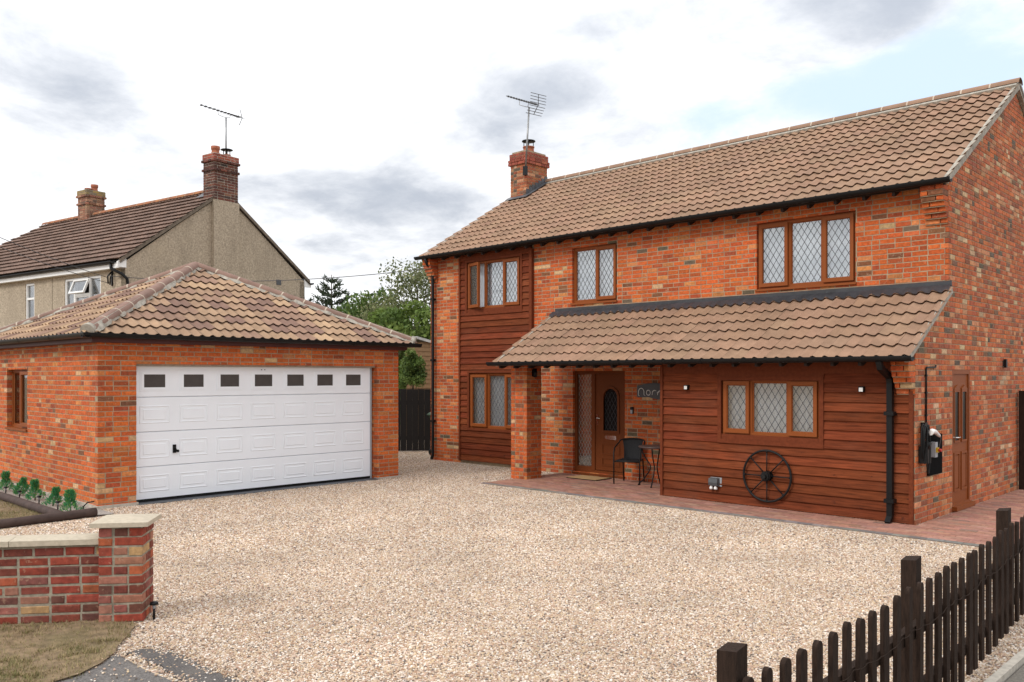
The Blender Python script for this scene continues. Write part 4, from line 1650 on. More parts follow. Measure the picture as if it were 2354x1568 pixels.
for s_ in (0, 1):
    vg = MB()
    ya, yb = (-.17, ND / 2) if s_ == 0 else (ND + .17, ND / 2)
    vg.add([(.0, ya, NE - .07), (.07, ya, NE - .07), (.07, yb, NRZ - .07), (.0, yb, NRZ - .07), (0, ya, NE + .03), (.07, ya, NE + .03), (.07, yb, NRZ + .03), (0, yb, NRZ + .03)],
           [(0, 1, 2, 3), (4, 7, 6, 5), (1, 5, 6, 2), (0, 4, 5, 1), (0, 3, 7, 4)])
    vg.build('verge_mortar', M['verge_dark'], nb)
fa = MB()
fa.box(NXL, -.02, 4.73, 4.86, .12, .15, NF)
fa.box(NXL, -.02, 4.725, 4.735, .0, .13, NF)
fa.build('fascia_board', M['upvc'], nb)
fa = MB()
fa.prism([(-.22, 4.74), (.02, 4.74), (.02, 5.03), (-.22, 4.88)], -.03, .02, NG)
fa.prism([(ND - .02, 4.74), (ND + .25, 4.74), (ND + .25, 4.86), (ND - .02, 5.03)], -.03, .02, NG)
fa.build('gable_box_end', M['upvc'], nb)
gutter(nb, (NXL, -.20, 4.90), (-.25, -.20, 4.90), r=.06)
gutter(nb, (NXL, ND + .24, 4.88), (.1, ND + .24, 4.88), r=.06, out_n=(0, 1, 0))
dp = MB()
dp.tube([(-.34, -.20, 4.84), (-.34, -.19, 4.72), (.03, -.10, 4.56), (.05, .02, 4.45), (.05, .06, 4.2), (.05, .06, 0.1)], .04, 10)
dp.build('downpipe', M['black'], nb)
bkt = MB()
bkt.box(-.62, -.57, 4.30, 4.72, 0, .03, NF)
bkt.tube([(-.6, -.03, 4.66), (-.62, -.12, 4.55), (-.60, -.12, 4.35)], .022, 6)
bkt.tube([(-.52, -.03, 4.64), (-.50, -.12, 4.5), (-.55, -.10, 4.32)], .02, 6)
bkt.build('cable_bracket', M['black'], nb)
vt = MB()
vt.box(4.88, 5.06, 4.72, 4.88, -.01, .012, NG)
vt.build('air_brick', M['dgrey_pl'], nb)


def upvc_window(a, b, c, d, splits, hopper=None, transom=None):
    m = MB()
    m.rect_ring(a, b, c, d, .055, -.09, -.02, NF)
    for s_ in splits:
        m.box(s_ - .03, s_ + .03, c + .055, d - .055, -.09, -.02, NF)
    if transom:
        m.box(transom[0], transom[1], transom[2] - .03, transom[2] + .03, -.09, -.021, NF)
    w = m.build('window', M['upvc'], nb)
    e = [a + .055] + [x for s_ in splits for x in (s_ - .03, s_ + .03)] + [b - .055]
    for k in range(0, len(e), 2):
        if hopper is not None and k // 2 == hopper:
            f2 = Fr(NF.p(0, d - .05, -.02), (1, 0, 0), (Matrix.Rotation(R(-22), 3, 'X') @ Vector((0, 0, 1))), (Matrix.Rotation(R(-22), 3, 'X') @ Vector((0, -1, 0))))
            hgt = d - transom[2] - .04
            h = MB()
            h.rect_ring(e[k] - .02, e[k + 1] + .02, -hgt, 0, .05, -.02, .03, f2)
            h.build('sash', M['upvc'], w)
            g_ = MB()
            g_.box(e[k] + .03, e[k + 1] - .03, -hgt + .05, -.05, .0, .006, f2)
            g_.build('pane', M['glass'], w)
            h = MB()
            h.rect_ring(e[k], e[k + 1], c + .055, transom[2] - .03, .04, -.08, -.03, NF)
            h.build('sash', M['upvc'], w)
            g_ = MB()
            g_.box(e[k] + .04, e[k + 1] - .04, c + .09, transom[2] - .07, -.07, -.064, NF)
            g_.build('pane', M['glass'], w)
        else:
            g_ = MB()
            g_.box(e[k] - .005, e[k + 1] + .005, c + .05, d - .05, -.07, -.064, NF)
            g_.build('pane', M['glass'], w)
    bd = MB()
    bd.box(a + .02, b - .02, c + .02, d - .02, -.5, -.45, NF)
    bd.build('room_shade_panel', M['room'], w)  # dark sheet behind the panes in place of room shade
    return w


upvc_window(*NW1, (-2.55, -1.76), hopper=1, transom=(-2.52, -1.79, 4.16))
upvc_window(*NW0, (), transom=(-5.2, -4.79, 4.19))
pn = MB()
pn.tube([(-3.71, -.012, 0), (-3.71, -.012, 4.7)], .008, 6)
pn.build('render_bead', M['dash'], nb)
PAL_LICH = [(3, (.27, .12, .075)), (3, (.21, .10, .065)), (2, (.33, .19, .12)), (2, (.15, .085, .06))]
PAL_LTOP = [(3, (.24, .17, .08)), (2, (.30, .20, .07)), (1, (.20, .15, .10))]
for (x0, x1, y0, y1, z0, z1, pal, nm, lab) in ((-.40, .115, 2.60, 3.40, 6.95, 8.10, PAL_SOOT, 'chimney', 'soot dark brick chimney at the gable'), (-7.42, -6.86, 2.70, 3.32, 6.9, 7.95, PAL_LICH, 'chimney', 'lichen topped chimney part way along the ridge')):
    c = MB()
    c.box(x0 + .008, x1 - .008, y0 + .008, y1 - .008, z0 - .5, z1 - .02)
    c.box(x0 - .015, x1 + .015, y0 - .015, y1 + .015, z1 - .03, z1 + .16)
    ck = c.build(nm, M['conc'] if pal is PAL_SOOT else M['mortar_wall'], nb, label=lab)
    cmn = Masonry(ck)
    stack(cmn, x0, x1, y0, y1, z0, z1 - .01, pal)
    zz_ = z1 - .33
    stack(cmn, x0 - .035, x1 + .035, y0 - .035, y1 + .035, zz_, zz_ + .075, pal)
    stack(cmn, x0 - .045, x1 + .045, y0 - .045, y1 + .045, z1 - .075, z1, pal)
    stack(cmn, x0 - .02, x1 + .02, y0 - .02, y1 + .02, z1 + .005, z1 + .16, PAL_TOP if pal is PAL_SOOT else PAL_LTOP)
    cmn.build(M['brick_o'], M['brick_a'], 0, world=NM)
    xm, ys_ = (x0 + x1) / 2, ((y0 + .22, .12), (y1 - .2, .11))
    for i, (yy, rr) in enumerate(ys_):
        p = MB()
        zt = z1 + .15
        hh = .26 if (i == 0) == (pal is PAL_SOOT) else .10
        p.lathe([(rr * .9, zt), (rr, zt), (rr, zt + hh * .3), (rr * .9, zt + hh * .34), (rr * .9, zt + hh * .6), (rr * 1.05, zt + hh * .66), (rr * 1.05, zt + hh), (rr * .8, zt + hh), (rr * .7, zt)], (xm, yy, 0), 16)
        p.build('chimney_pot', M['terracotta'], ck)
    if pal is PAL_SOOT:
        p = MB()
        yy = ys_[1][0]
        p.lathe([(0, z1 + .44), (.17, z1 + .40), (.175, z1 + .385), (0, z1 + .38)], (xm, yy, 0), 16)
        for i in range(4):
            g_ = math.pi / 4 + i * math.pi / 2
            p.tube([(xm + .09 * math.cos(g_), yy + .09 * math.sin(g_), z1 + .24), (xm + .09 * math.cos(g_), yy + .09 * math.sin(g_), z1 + .39)], .012, 6)
        p.build('chimney_cowl', M['black'], ck)
fl = MB()
fl.box(-.8, -.44, nsl - .42, nsl - .1, .05, .065, Fr((0, -.18, NE), (1, 0, 0), (0, c_, ntan * c_), (0, -ntan * c_, c_)))
fl.build('lead_flashing', M['lead'], nb)

# ------------------------------------------------------------------ garden wall with gate pier (own axes: x along the wall, y to the back)
WA = R(53)
WM = Matrix.Translation((-6.976, 2.537, 0)) @ Matrix.Rotation(WA, 4, 'Z')
gw_ = thing('garden_wall', 'low weathered red brick garden wall ending in a square capped pier', 'wall', (-6.976, 2.537, 0), WA, local=True)
co = MB()
co.box(.006, .324, .006, .324, -.02, .76)
co.box(-3.2, .01, .066, .274, -.02, .622)
co.build('wall_core', M['mortar_wall'], gw_)
wm_ = Masonry(gw_, ch=.008, jit=.0028)
stack(wm_, 0, .33, 0, .33, .012, .765, PAL_OLD, joint=.0125)
WFr = Fr((0, .06, .012), (1, 0, 0), (0, 0, 1), (0, -1, 0))
wm_.wall(WFr, brick_layout(-3.2, .0, 0, .61, snap=.04, joint=.0125), PAL_OLD, prouds=.0025)
wm_.wall(Fr((0, .28, .012), (-1, 0, 0), (0, 0, 1), (0, 1, 0)), brick_layout(0, 3.2, 0, .61, snap=.04, joint=.0125), PAL_OLD, prouds=.0025)
wm_.build(M['brick_o'], M['brick_a'], 300, world=WM)
for x0, x1 in ((-.66, .0), (-1.33, -.665), (-2.0, -1.335), (-2.7, -2.005), (-3.2, -2.705)):
    c = MB()
    c.add([(x, y, z) for x, y, z in ((x0, .03, .622), (x1, .03, .622), (x1, .31, .622), (x0, .31, .622), (x0, .03, .664), (x1, .03, .664), (x1, .31, .664), (x0, .31, .664), (x0, .17, .676), (x1, .17, .676))],
          [(3, 2, 1, 0), (0, 1, 5, 4), (2, 3, 7, 6), (4, 5, 9, 8), (9, 6, 7, 8), (1, 2, 6, 9, 5), (0, 4, 8, 7, 3)])
    c.build('coping_slab', M['stone'], gw_)
c = MB()
a, b = -.05, .38
c.add([(a, a, .765), (b, a, .765), (b, b, .765), (a, b, .765), (a, a, .80), (b, a, .80), (b, b, .80), (a, b, .80), (.165, .165, .838)],
      [(3, 2, 1, 0), (0, 1, 5, 4), (1, 2, 6, 5), (2, 3, 7, 6), (3, 0, 4, 7), (4, 5, 8), (5, 6, 8), (6, 7, 8), (7, 4, 8)])
c.build('pier_cap', M['stone'], gw_)

# ------------------------------------------------------------------ picket fence
pf = thing('picket_fence', 'dark brown round topped picket fence along the gravel drive', 'fence', (-1.75, 5, 0))


def fx(y):
    return -1.604 - .0150 * (y - 3.0) - .0075 * (y - 3.0) ** 2


pts = []
prof = [(-.0295, 0)] + [(.0295, 0)] + [(.0295 * math.cos(math.pi * i / 8), .752 + .031 * math.sin(math.pi * i / 8)) for i in range(9)]
pk_var = []
for v_ in range(5):
    m = MB()
    w_ = random.uniform(.92, 1.05)
    m.prism([(a * w_ + random.uniform(-.0012, .0012), b) for a, b in prof], -.011, .011, Fr((0, 0, 0), (0, 1, 0), (0, 0, 1), (1, 0, 0)))
    pk_var.append(m.mesh('picket', M['fence']))
PY = [2.76, 2.92, 3.077, 3.232, 3.381, 3.543, 3.699, 3.861, 4.018, 4.192, 4.351, 4.537, 4.719, 4.90, 5.081, 5.262, 5.428, 5.605, 5.778, 5.969, 6.12, 6.312, 6.513, 6.739, 6.938, 7.125, 7.335, 7.54, 7.766]
while PY[-1] < 10.3:
    PY.append(PY[-1] + .19)
for y in PY:
    z0 = .035 + random.uniform(-.006, .006)
    mt = Matrix.Translation((fx(y) + random.uniform(-.003, .003), y, z0)) @ Matrix.Rotation(R(random.uniform(-.5, .5)), 4, 'X') @ Matrix.Rotation(R(random.uniform(-3, 3)), 4, 'Z') @ Matrix.Diagonal((1, 1, random.uniform(.99, 1.008), 1))
    link('picket', random.choice(pk_var), pf, matrix=mt)
ry = [2.55, 5.05, 7.40, 10.0]
for a, b in zip(ry, ry[1:]):
    for z_ in (.55, .19):
        m = MB()
        k = 6
        ps = [(fx(a + (b - a) * i / k) - .036, a + (b - a) * i / k, z_ + .008 * math.sin(i)) for i in range(k + 1)]
        vs = []
        for (x, yy, zz_) in ps:
            vs += [(x - .02, yy, zz_ - .035), (x + .022, yy, zz_ - .035), (x + .022, yy, zz_ + .035), (x - .02, yy, zz_ + .035)]
        m.add(vs, [(i * 4 + j, i * 4 + (j + 1) % 4, i * 4 + 4 + (j + 1) % 4, i * 4 + 4 + j) for i in range(k) for j in range(4)] + [(3, 2, 1, 0), (k * 4, k * 4 + 1, k * 4 + 2, k * 4 + 3)])
        m.build('rail', M['fence'], pf)
for yy, off in ((2.94, .077), (5.09, .10), (7.44, .075), (10.0, .08)):
    x = fx(yy) - off
    m = MB()
    h = .90 + random.uniform(-.004, .012)
    m.add([(x - .042, yy - .042, -.1), (x + .042, yy - .042, -.1), (x + .042, yy + .042, -.1), (x - .042, yy + .042, -.1), (x - .042, yy - .042, h - .012), (x + .042, yy - .042, h - .002), (x + .042, yy + .042, h + .012), (x - .042, yy + .042, h)],
          [(0, 1, 5, 4), (1, 2, 6, 5), (2, 3, 7, 6), (3, 0, 4, 7), (4, 5, 6, 7)])
    m.build('post', M['fence'], pf)
wire = []
yy = 2.9
while yy < 9.9:
    ph = (yy - 2.92) / .166
    wire.append((fx(yy) + .016 + .004 * math.sin(ph * 5), yy, .585 - .010 * abs(math.sin(ph * math.pi)) + .010 * math.sin(ph * 1.3)))
    yy += .03
m = MB()
m.tube(wire, .0022, 5)
m.build('light_string', M['string'], label='thin wire of string lights strung along the pickets', cat='string lights')
ke = MB()
for i in range(10):
    ke.box(-1.615, -1.56, 1.2 + i * .92, 1.2 + i * .92 + .912, -.08, .025 + random.uniform(-.004, .004))
ke.build('path_edging', M['conc'], kind='structure')

# ------------------------------------------------------------------ fittings on the house
WX, WZ = -6.03, .48
ww_ = thing('wagon_wheel', 'black iron eight spoked wagon wheel leaning on the weatherboard wall', 'wagon wheel', (WX, 11.5, .1))
y0 = YE - .075
rim = MB()
rim.tube([(WX + .372 * math.cos(t), y0, WZ + .372 * math.sin(t)) for t in np.linspace(0, 2 * math.pi, 49)], .017, 8, cap=False)
rim.build('rim', M['iron'], ww_)
for i in range(8):
    t = math.pi / 2 + i * math.pi / 4
    s_ = MB()
    s_.tube([(WX + .05 * math.cos(t), y0, WZ + .05 * math.sin(t)), (WX + .37 * math.cos(t), y0, WZ + .37 * math.sin(t))], [.010, .0085], 7)
    s_.build('spoke', M['iron'], ww_)
    k_ = MB()
    k_.tube([(WX + .345 * math.cos(t), y0, WZ + .345 * math.sin(t)), (WX + .365 * math.cos(t), y0, WZ + .365 * math.sin(t))], .017, 7)
    k_.build('spoke_boss', M['iron'], ww_)
hb = MB()
for (r0, a, b) in ((.075, -.05, -.02), (.062, -.075, -.02), (.035, -.115, -.02), (.075, .02, .05)):
    hb.tube([(WX, y0 + a, WZ), (WX, y0 + b, WZ)], r0, 14, smooth=False)
hb.tube([(WX, y0 - .03, WZ), (WX, y0 + .055, WZ)], .055, 14)
for i in range(8):
    t = i * math.pi / 4 + .2
    hb.tube([(WX + .058 * math.cos(t), y0 - .065, WZ + .058 * math.sin(t)), (WX + .058 * math.cos(t), y0 - .045, WZ + .058 * math.sin(t))], .010, 6)
hb.build('hub', M['iron'], ww_)

for x, lab in ((-7.405, 'small square wall light left of the ground floor window, near the porch'), (-4.655, 'small square wall light right of the ground floor window, by the downpipe')):
    t = thing('wall_light', lab, 'wall light', (x, YE - .03, 1.76), group='square lights on the weatherboarding')
    m = MB()
    m.box(x - .035, x + .035, YE - .085, YE - .02, 1.725, 1.80)
    m.build('housing', M['black'], t)
    m = MB()
    m.box(x - .026, x + .026, YE - .091, YE - .0852, 1.732, 1.785)
    m.build('lens', M['white_pl'], t)
t = thing('outdoor_socket', 'grey weatherproof socket box with two white plugs below it', 'socket', (-6.9, YE - .03, .3))
m = MB()
m.prism([(.25, 0), (.38, 0), (.375, .07), (.31, .085), (.262, .075)], -6.985, -6.835, Fr((0, YE - .028, 0), (0, 0, 1), (0, -1, 0), (1, 0, 0)))
m.build('cover', M['dgrey_pl'], t)
m = MB()
m.box(-6.99, -6.80, YE - .032, YE - .015, .25, .385)
m.build('back_plate', M['grey_pl'], t)
for x in (-6.953, -6.878):
    m = MB()
    m.lathe([(0, .205), (.026, .205), (.028, .225), (.014, .258), (.012, .275), (0, .275)], (x, YE - .075, 0), 12)
    m.build('plug', M['white_pl'], t)

t = thing('porch_lantern', 'black cylinder lantern on the porch pier under the gutter', 'lantern', (PX1 + .04, 11.75, 1.9))
m = MB()
m.box(PX1 + .001, PX1 + .02, 11.74, 11.80, 1.93, 2.06)
m.build('bracket', M['black'], t)
m = MB()
m.tube([(PX1 + .055, 11.77, 1.915), (PX1 + .055, 11.77, 2.075)], .036, 12)
m.build('body', M['black'], t)
t = thing('doorbell', 'small black and silver doorbell beside the front door', 'doorbell', (-9.44, YM - .02, 1.3))
m = MB()
m.box(-9.473, -9.413, YM - .03, YM - .001, 1.235, 1.365)
m.build('body', M['black'], t)
m = MB()
m.box(-9.467, -9.421, YM - .034, YM - .0305, 1.242, 1.312)
m.build('button_plate', M['grey_pl'], t)

# name board: shaped slate with looped lettering
t = thing('name_board', 'dark wavy edged name board with pale looped lettering under the porch', 'sign', (-9.0, YM - .02, 1.6))
ol = [(-9.325, 1.575), (-9.31, 1.545), (-9.20, 1.548), (-9.06, 1.552), (-8.95, 1.53), (-8.80, 1.505), (-8.66, 1.52), (-8.58, 1.56), (-8.57, 1.70), (-8.59, 1.76), (-8.68, 1.775), (-8.80, 1.80), (-8.95, 1.812), (-9.12, 1.80), (-9.22, 1.775), (-9.315, 1.765), (-9.325, 1.70)]
m = MB()
m.prism(ol, .004, .022, FF)
m.build('board', M['dgrey_pl'], t)


def stroke(p):
    m_ = MB()
    m_.tube([FF.p(a, b, .026) for a, b in p], .0065, 6)
    m_.build('letter_stroke', M['white_pl'], t)


arcp = lambda cx_, cz_, rx, rz, a0, a1, n_=14: [(cx_ + rx * math.cos(R(a0 + (a1 - a0) * i / n_)), cz_ + rz * math.sin(R(a0 + (a1 - a0) * i / n_))) for i in range(n_ + 1)]
stroke([(-9.262, 1.575), (-9.285, 1.58), (-9.292, 1.62)] + arcp(-9.225, 1.64, .062, .075, 170, 15) + [(-9.163, 1.60), (-9.140, 1.578)])
stroke(arcp(-9.068, 1.635, .043, .046, 0, 360, 20))
stroke([(-8.985, 1.592), (-8.98, 1.66)])
stroke(arcp(-8.93, 1.63, .047, .05, 165, 50))
stroke([(-8.868, 1.595), (-8.87, 1.65)])
stroke(arcp(-8.81, 1.62, .05, .05, 165, 40))
t = thing('doormat', 'tan coir doormat in front of the front door', 'doormat', (-10.1, 12.6, .016))
m = MB()
m.box(-10.52, -9.80, 12.30, 12.76, .016, .026)
m.build('backing', M['black'], t)
m = MB()
m.box(-10.50, -9.82, 12.32, 12.74, .0265, .034)
m.build('pile', M['mat'], t)

# chair (own axes: faces -y)
ch_ = thing('garden_chair', 'black tubular armchair with woven seat and back on the porch', 'chair', (-9.20, 12.52, .016), R(22), local=True)
for s_ in (-1, 1):
    m = MB()
    m.tube([(s_ * .235, -.245, 0), (s_ * .235, -.25, .40), (s_ * .24, -.235, .55), (s_ * .245, -.16, .635), (s_ * .245, .0, .68), (s_ * .235, .13, .715)], .0125, 8)
    m.build('arm_and_front_leg', M['iron'], ch_)
    m = MB()
    m.tube([(s_ * .19, .28, 0), (s_ * .185, .20, .38), (s_ * .185, .16, .42)], .0125, 8)
    m.build('rear_leg', M['iron'], ch_)
m = MB()
m.tube([(-.235, .13, .715)] + [(.235 * math.sin(R(a)), .13 + .10 * math.cos(R(a)), .735 + .05 * math.cos(R(a))) for a in range(-80, 81, 16)] + [(.235, .13, .715)], .0125, 8)
m.build('top_rail', M['iron'], ch_)
m = MB()
vs = []
for j in range(9):
    f_ = j / 8
    for i in range(11):
        a = R(-60 + 120 * i / 10)
        hw = .15 + .03 * f_ + .015 * (2 * f_ - 1) ** 2
        vs.append((hw / .19 * .19 * math.sin(a) / math.sin(R(60)), .14 + .075 * math.cos(a) + .03 * f_, .41 + f_ * (.355 + .02 * math.cos(a))))
m.add(vs, [(j * 11 + i, j * 11 + i + 1, (j + 1) * 11 + i + 1, (j + 1) * 11 + i) for j in range(8) for i in range(10)], None, True)
m.build('woven_back', M['rattan'], ch_)
m = MB()
m.prism([(-.21, -.24), (.21, -.24), (.20, .05), (.16, .19), (-.16, .19), (-.20, .05)], .395, .42)
m.build('woven_seat', M['rattan'], ch_)
m = MB()
m.tube([(-.235, -.245, .40), (.235, -.245, .40)], .0125, 8)
m.build('front_rail', M['iron'], ch_)

tb = thing('bistro_table', 'small round dark bistro table with curved legs beside the black chair', 'table', (-8.62, 12.50, .016))
TX, TY = -8.62, 12.48
m = MB()
m.lathe([(0, .685), (.29, .685), (.30, .69), (.30, .712), (.29, .717), (0, .717)], (TX, TY, 0), 28)
m.build('table_top', M['slab_top'], tb)
for i in range(4):
    g_ = R(200 + 90 * i)
    d_ = Vector((math.cos(g_), math.sin(g_), 0))
    m = MB()
    m.tube([Vector((TX, TY, 0)) + d_ * rr + Vector((0, 0, zz_)) for rr, zz_ in ((.25, .69), (.24, .60), (.17, .48), (.10, .38), (.09, .33), (.13, .25), (.22, .12), (.30, .045), (.31, .016))], [.011] * 7 + [.013, .018], 8)
    m.build('leg', M['iron'], tb)

# charging point on the gable
t = thing('car_charger', 'black wall board with coiled charging cable and white plug by the side door', 'car charger', (XR + .03, 12.1, .6))
m = MB()
m.box(12.03, 12.56, .61, 1.15, .002, .03, GF)
m.build('mounting_board', M['matte_black'], t)
m = MB()
m.box(12.06, 12.155, .86, 1.06, .031, .10, GF)
m.build('isolator_box', M['grey_pl'], t)
m = MB()
m.box(12.08, 12.135, .925, .99, .1005, .125, GF)
m.build('isolator_plate', M['yel_pl'], t)
m = MB()
m.tube([GF.p(12.108, .955, .1255), GF.p(12.108, .955, .165)], .02, 10)
m.build('isolator_switch', M['red_pl'], t)
m = MB()
m.box(11.72, 11.90, .80, 1.02, .002, .10, GF)
m.tube([GF.p(11.81, 1.0, .06), GF.p(11.81, 1.08, .09)], .05, 10)
m.build('cable_holster', M['black'], t)
for k_, (cu, r_, zt, zb) in enumerate(((11.74, .055, 1.31, .86), (11.76, .062, 1.30, .80), (11.77, .07, 1.285, .90), (11.80, .055, 1.30, .67))):
    m = MB()
    m.tube([GF.p(cu + r_ * math.cos(a), (zt + zb) / 2 + (zt - zb) / 2 * math.sin(a), .05 + .016 * k_) for a in np.linspace(0, 2 * math.pi, 25)], .011, 7, cap=False)
    m.build('cable_loop', M['black'], t)
m = MB()
m.box(11.80, 11.90, 1.22, 1.33, .002, .06, GF)
m.build('cable_hook', M['black'], t)
m = MB()
m.tube([GF.p(11.83, 1.20, .11), GF.p(11.92, 1.215, .11), GF.p(12.05, 1.20, .10), GF.p(12.17, 1.165, .09), GF.p(12.25, 1.135, .09)], [.038, .036, .030, .026, .02], 12)
m.build('plug_handle', M['white_pl'], t)
m = MB()
m.tube([GF.p(12.24, 1.14, .09), GF.p(12.33, 1.10, .08), GF.p(12.38, 1.02, .05), GF.p(12.37, .9, .04)], .010, 7)
m.tube([GF.p(11.97, 1.15, .045), GF.p(11.98, .95, .045), GF.p(11.97, .72, .045)], .009, 7)
m.build('cable', M['dgrey_pl'], t)
t = thing('conduit', 'thin black conduit running up the gable above the charger', 'conduit', (XR + .02, 11.98, 1.3))
m = MB()
m.tube([GF.p(11.97, 1.30, .015), GF.p(11.97, 2.03, .015), GF.p(11.99, 2.055, .015), GF.p(12.33, 2.06, .015), GF.p(12.35, 2.085, .015)], .012, 7)
m.build('pipe', M['black'], t)
for z_ in (1.42, 1.72, 1.95):
    m = MB()
    m.box(11.95, 11.99, z_ - .012, z_ + .012, .001, .03, GF)
    m.build('clip', M['black'], t)
t = thing('gable_light', 'slim black up and down light high on the brick gable', 'wall light', (XR + .02, 15.6, 2.1))
m = MB()
m.box(15.59, 15.65, 2.075, 2.215, .012, .055, GF)
m.build('body', M['black'], t)
m = MB()
m.box(15.60, 15.64, 2.10, 2.19, .001, .012, GF)
m.build('back_plate', M['dgrey_pl'], t)
m = MB()
m.box(XR + .03, XR + .125, 16.42, 16.515, -.05, 1.69)
m.build('gate_post', M['fence'], label='tall square dark gate post against the brick gable', cat='post')

# ------------------------------------------------------------------ aerials
def aerial(name, label, base, top, tip, tail, nel, parent_off=None, el=.13, refl='fan'):
    """mast, boom with cross elements, folded cradle and reflector"""
    t = thing(name, label, 'aerial', base)
    base, top, tip, tail = (Vector(v) for v in (base, top, tip, tail))
    m = MB()
    m.tube([base, top], .022, 8)
    m.build('mast', M['steel'], t)
    d = (tail - tip).normalized()
    side = Vector((-d.y, d.x, 0)).normalized()
    upv = side.cross(d)
    if upv.z < 0:
        upv = -upv
    m = MB()
    m.tube([tip, tail], .014, 6)
    m.build('boom', M['dgrey_pl'], t)
    for i in range(nel):
        f_ = (i / nel) ** 1.15
        c = tip + (tail - tip) * (.01 + .93 * (1 - (1 - i / nel) ** 1.35))
        l_ = el * (.55 + .35 * i / nel)
        m = MB()
        m.tube([c - side * l_, c + side * l_], .009, 5)
        m.box(-.018, .018, -.018, .018, -.022, .022, Fr(c, d, side, upv))
        m.build('director', M['dgrey_pl'], t)
    mid = top
    a_, b_ = tip + (tail - tip) * .40, tip + (tail - tip) * .70
    m = MB()
    m.tube([a_, a_ - upv * .12 + d * .02, mid.lerp(a_, .35) - upv * .05, mid, mid.lerp(b_, .5) - upv * .05, b_ - upv * .10 - d * .01, b_], .008, 6)
    m.build('cradle', M['steel'], t)
    m = MB()
    m.tube([tail - d * .01 + upv * .0, tail - d * .10 + upv * .24], .009, 6)
    m.tube([tail - d * .01, tail - d * .10 - upv * .24], .009, 6)
    if refl == 'fan':
        for s_ in (-1, 1):
            for k_ in range(4):
                c = tail - d * (.01 + .09 * (k_ + 1) / 4) + upv * s_ * .24 * (k_ + .6) / 3.6
                m.tube([c - side * .24, c + side * .24], .008, 5)
    else:
        m.tube([tail, tail + d * .10], .006, 5)
    m.build('reflector', M['dgrey_pl'], t)
    return t


aerial('tv_aerial', 'television aerial on a tall mast clamped to the red house chimney', (-14.60, 15.50, 6.98), (-14.47, 15.50, 8.60), (-15.25, 15.55, 9.06), (-14.02, 15.35, 8.52), 13)
m = MB()
m.box(-14.66, -14.56, 15.47, 15.545, 6.94, 7.16)
m.build('aerial_clamp', M['black'], label='black bracket holding the aerial mast to the chimney corner', cat='bracket')
P = lambda x, y, z: NM @ Vector((x, y, z))
b0 = P(-.12, 3.16, 8.27)
aerial('tv_aerial', 'television aerial above the sooty chimney of the pebbledashed house', b0, P(-.12, 3.16, 9.42), P(-.15, 2.34, 9.58), P(-.05, 3.68, 9.52), 12, refl='arrow')

# ------------------------------------------------------------------ beside and behind the house
def wheelie(name, label, x, y, rz):
    t = thing(name, label, 'bin', (x, y, 0), rz, local=True)
    m = MB()
    b_, c_t = (.21, .25), (.27, .33)
    m.add([(sx * b_[0], sy * b_[1], .06) for sx, sy in ((-1, -1), (1, -1), (1, 1), (-1, 1))] + [(sx * c_t[0], sy * c_t[1], .96) for sx, sy in ((-1, -1), (1, -1), (1, 1), (-1, 1))],
          [(3, 2, 1, 0), (0, 1, 5, 4), (1, 2, 6, 5), (2, 3, 7, 6), (3, 0, 4, 7)])
    m.box(-.285, .285, -.345, .345, .93, .975)
    m.build('body', M['bin'], t)
    m = MB()
    m.prism([(-.36, .976), (-.36, 1.0), (-.2, 1.045), (.3, 1.06), (.38, 1.03), (.38, .976)], -.29, .29, Fr((0, 0, 0), (0, 1, 0), (0, 0, 1), (1, 0, 0)))
    m.build('lid', M['bin'], t)
    m = MB()
    m.tube([(-.26, .40, 1.0), (.26, .40, 1.0)], .018, 8)
    m.build('handle', M['bin'], t)
    for s_ in (-1, 1):
        m = MB()
        m.tube([(s_ * .20, .27, .1), (s_ * .27, .27, .1)], .10, 14)
        m.build('wheel', M['black'], t)
    return t


wheelie('wheelie_bin', 'green wheelie bin tucked behind the left corner of the red house', -15.52, 13.72, R(165))

bf = thing('boundary_fence', 'dark close boarded fence between the garage and the red house', 'fence', (-17, 14, 0))
A, B = Vector((-18.6, 11.85, 0)), Vector((-15.8, 15.4, 0))
d_ = (B - A)
n_ = 30
dn = d_.normalized()
nr_ = Vector((dn.y, -dn.x, 0))
for i in range(n_):
    a0_, a1_ = A + d_ * (i / n_), A + d_ * ((i + 1) / n_)
    m = MB()
    m.box(.0012, d_.length / n_ - .0012, 0, .022 + .006 * (i % 2), .03, 1.60 + random.uniform(-.006, .006), Fr(a0_, dn, nr_, (0, 0, 1)))
    m.build('fence_board', M['shutter'], bf)
m = MB()
m.box(0, d_.length, -.04, -.001, 1.2, 1.3, Fr(A, dn, nr_, (0, 0, 1)))
m.box(0, d_.length, -.04, -.001, .3, .4, Fr(A, dn, nr_, (0, 0, 1)))
m.build('rail', M['shutter'], bf)

# timber outbuilding behind
ob = thing('timber_shed', 'pale horizontal board shed beyond the dark boarded fence', 'shed', (-19.5, 18.2, 0))
Sx = Vector((at(932, HY, 26).x, at(932, HY, 26).y, 0))
Ux = (RT * .97 + FW * .1).normalized()
Nx = Vector((Ux.y, -Ux.x, 0))
SFr = Fr(Sx, Ux, (0, 0, 1), Nx)
for i in range(21):
    z0 = .02 + i * .14
    top_cut = 2.72
    m = MB()
    u0_, u1_ = 0.0, 4.0
    m.prism([(z0, 0), (z0, .026), (z0 + .15, .010), (z0 + .15, 0)], u0_, u1_ - max(0, (z0 - 2.0)) * 2.2, Fr(SFr.o, SFr.v, SFr.n, SFr.u))
    m.build('cladding_board', M['pale_fence'], ob)
m = MB()
m.box(0, 4, 0, 2.0, -2.5, -.002, SFr)
m.build('shed_core', M['pale_fence'], ob)
m = MB()
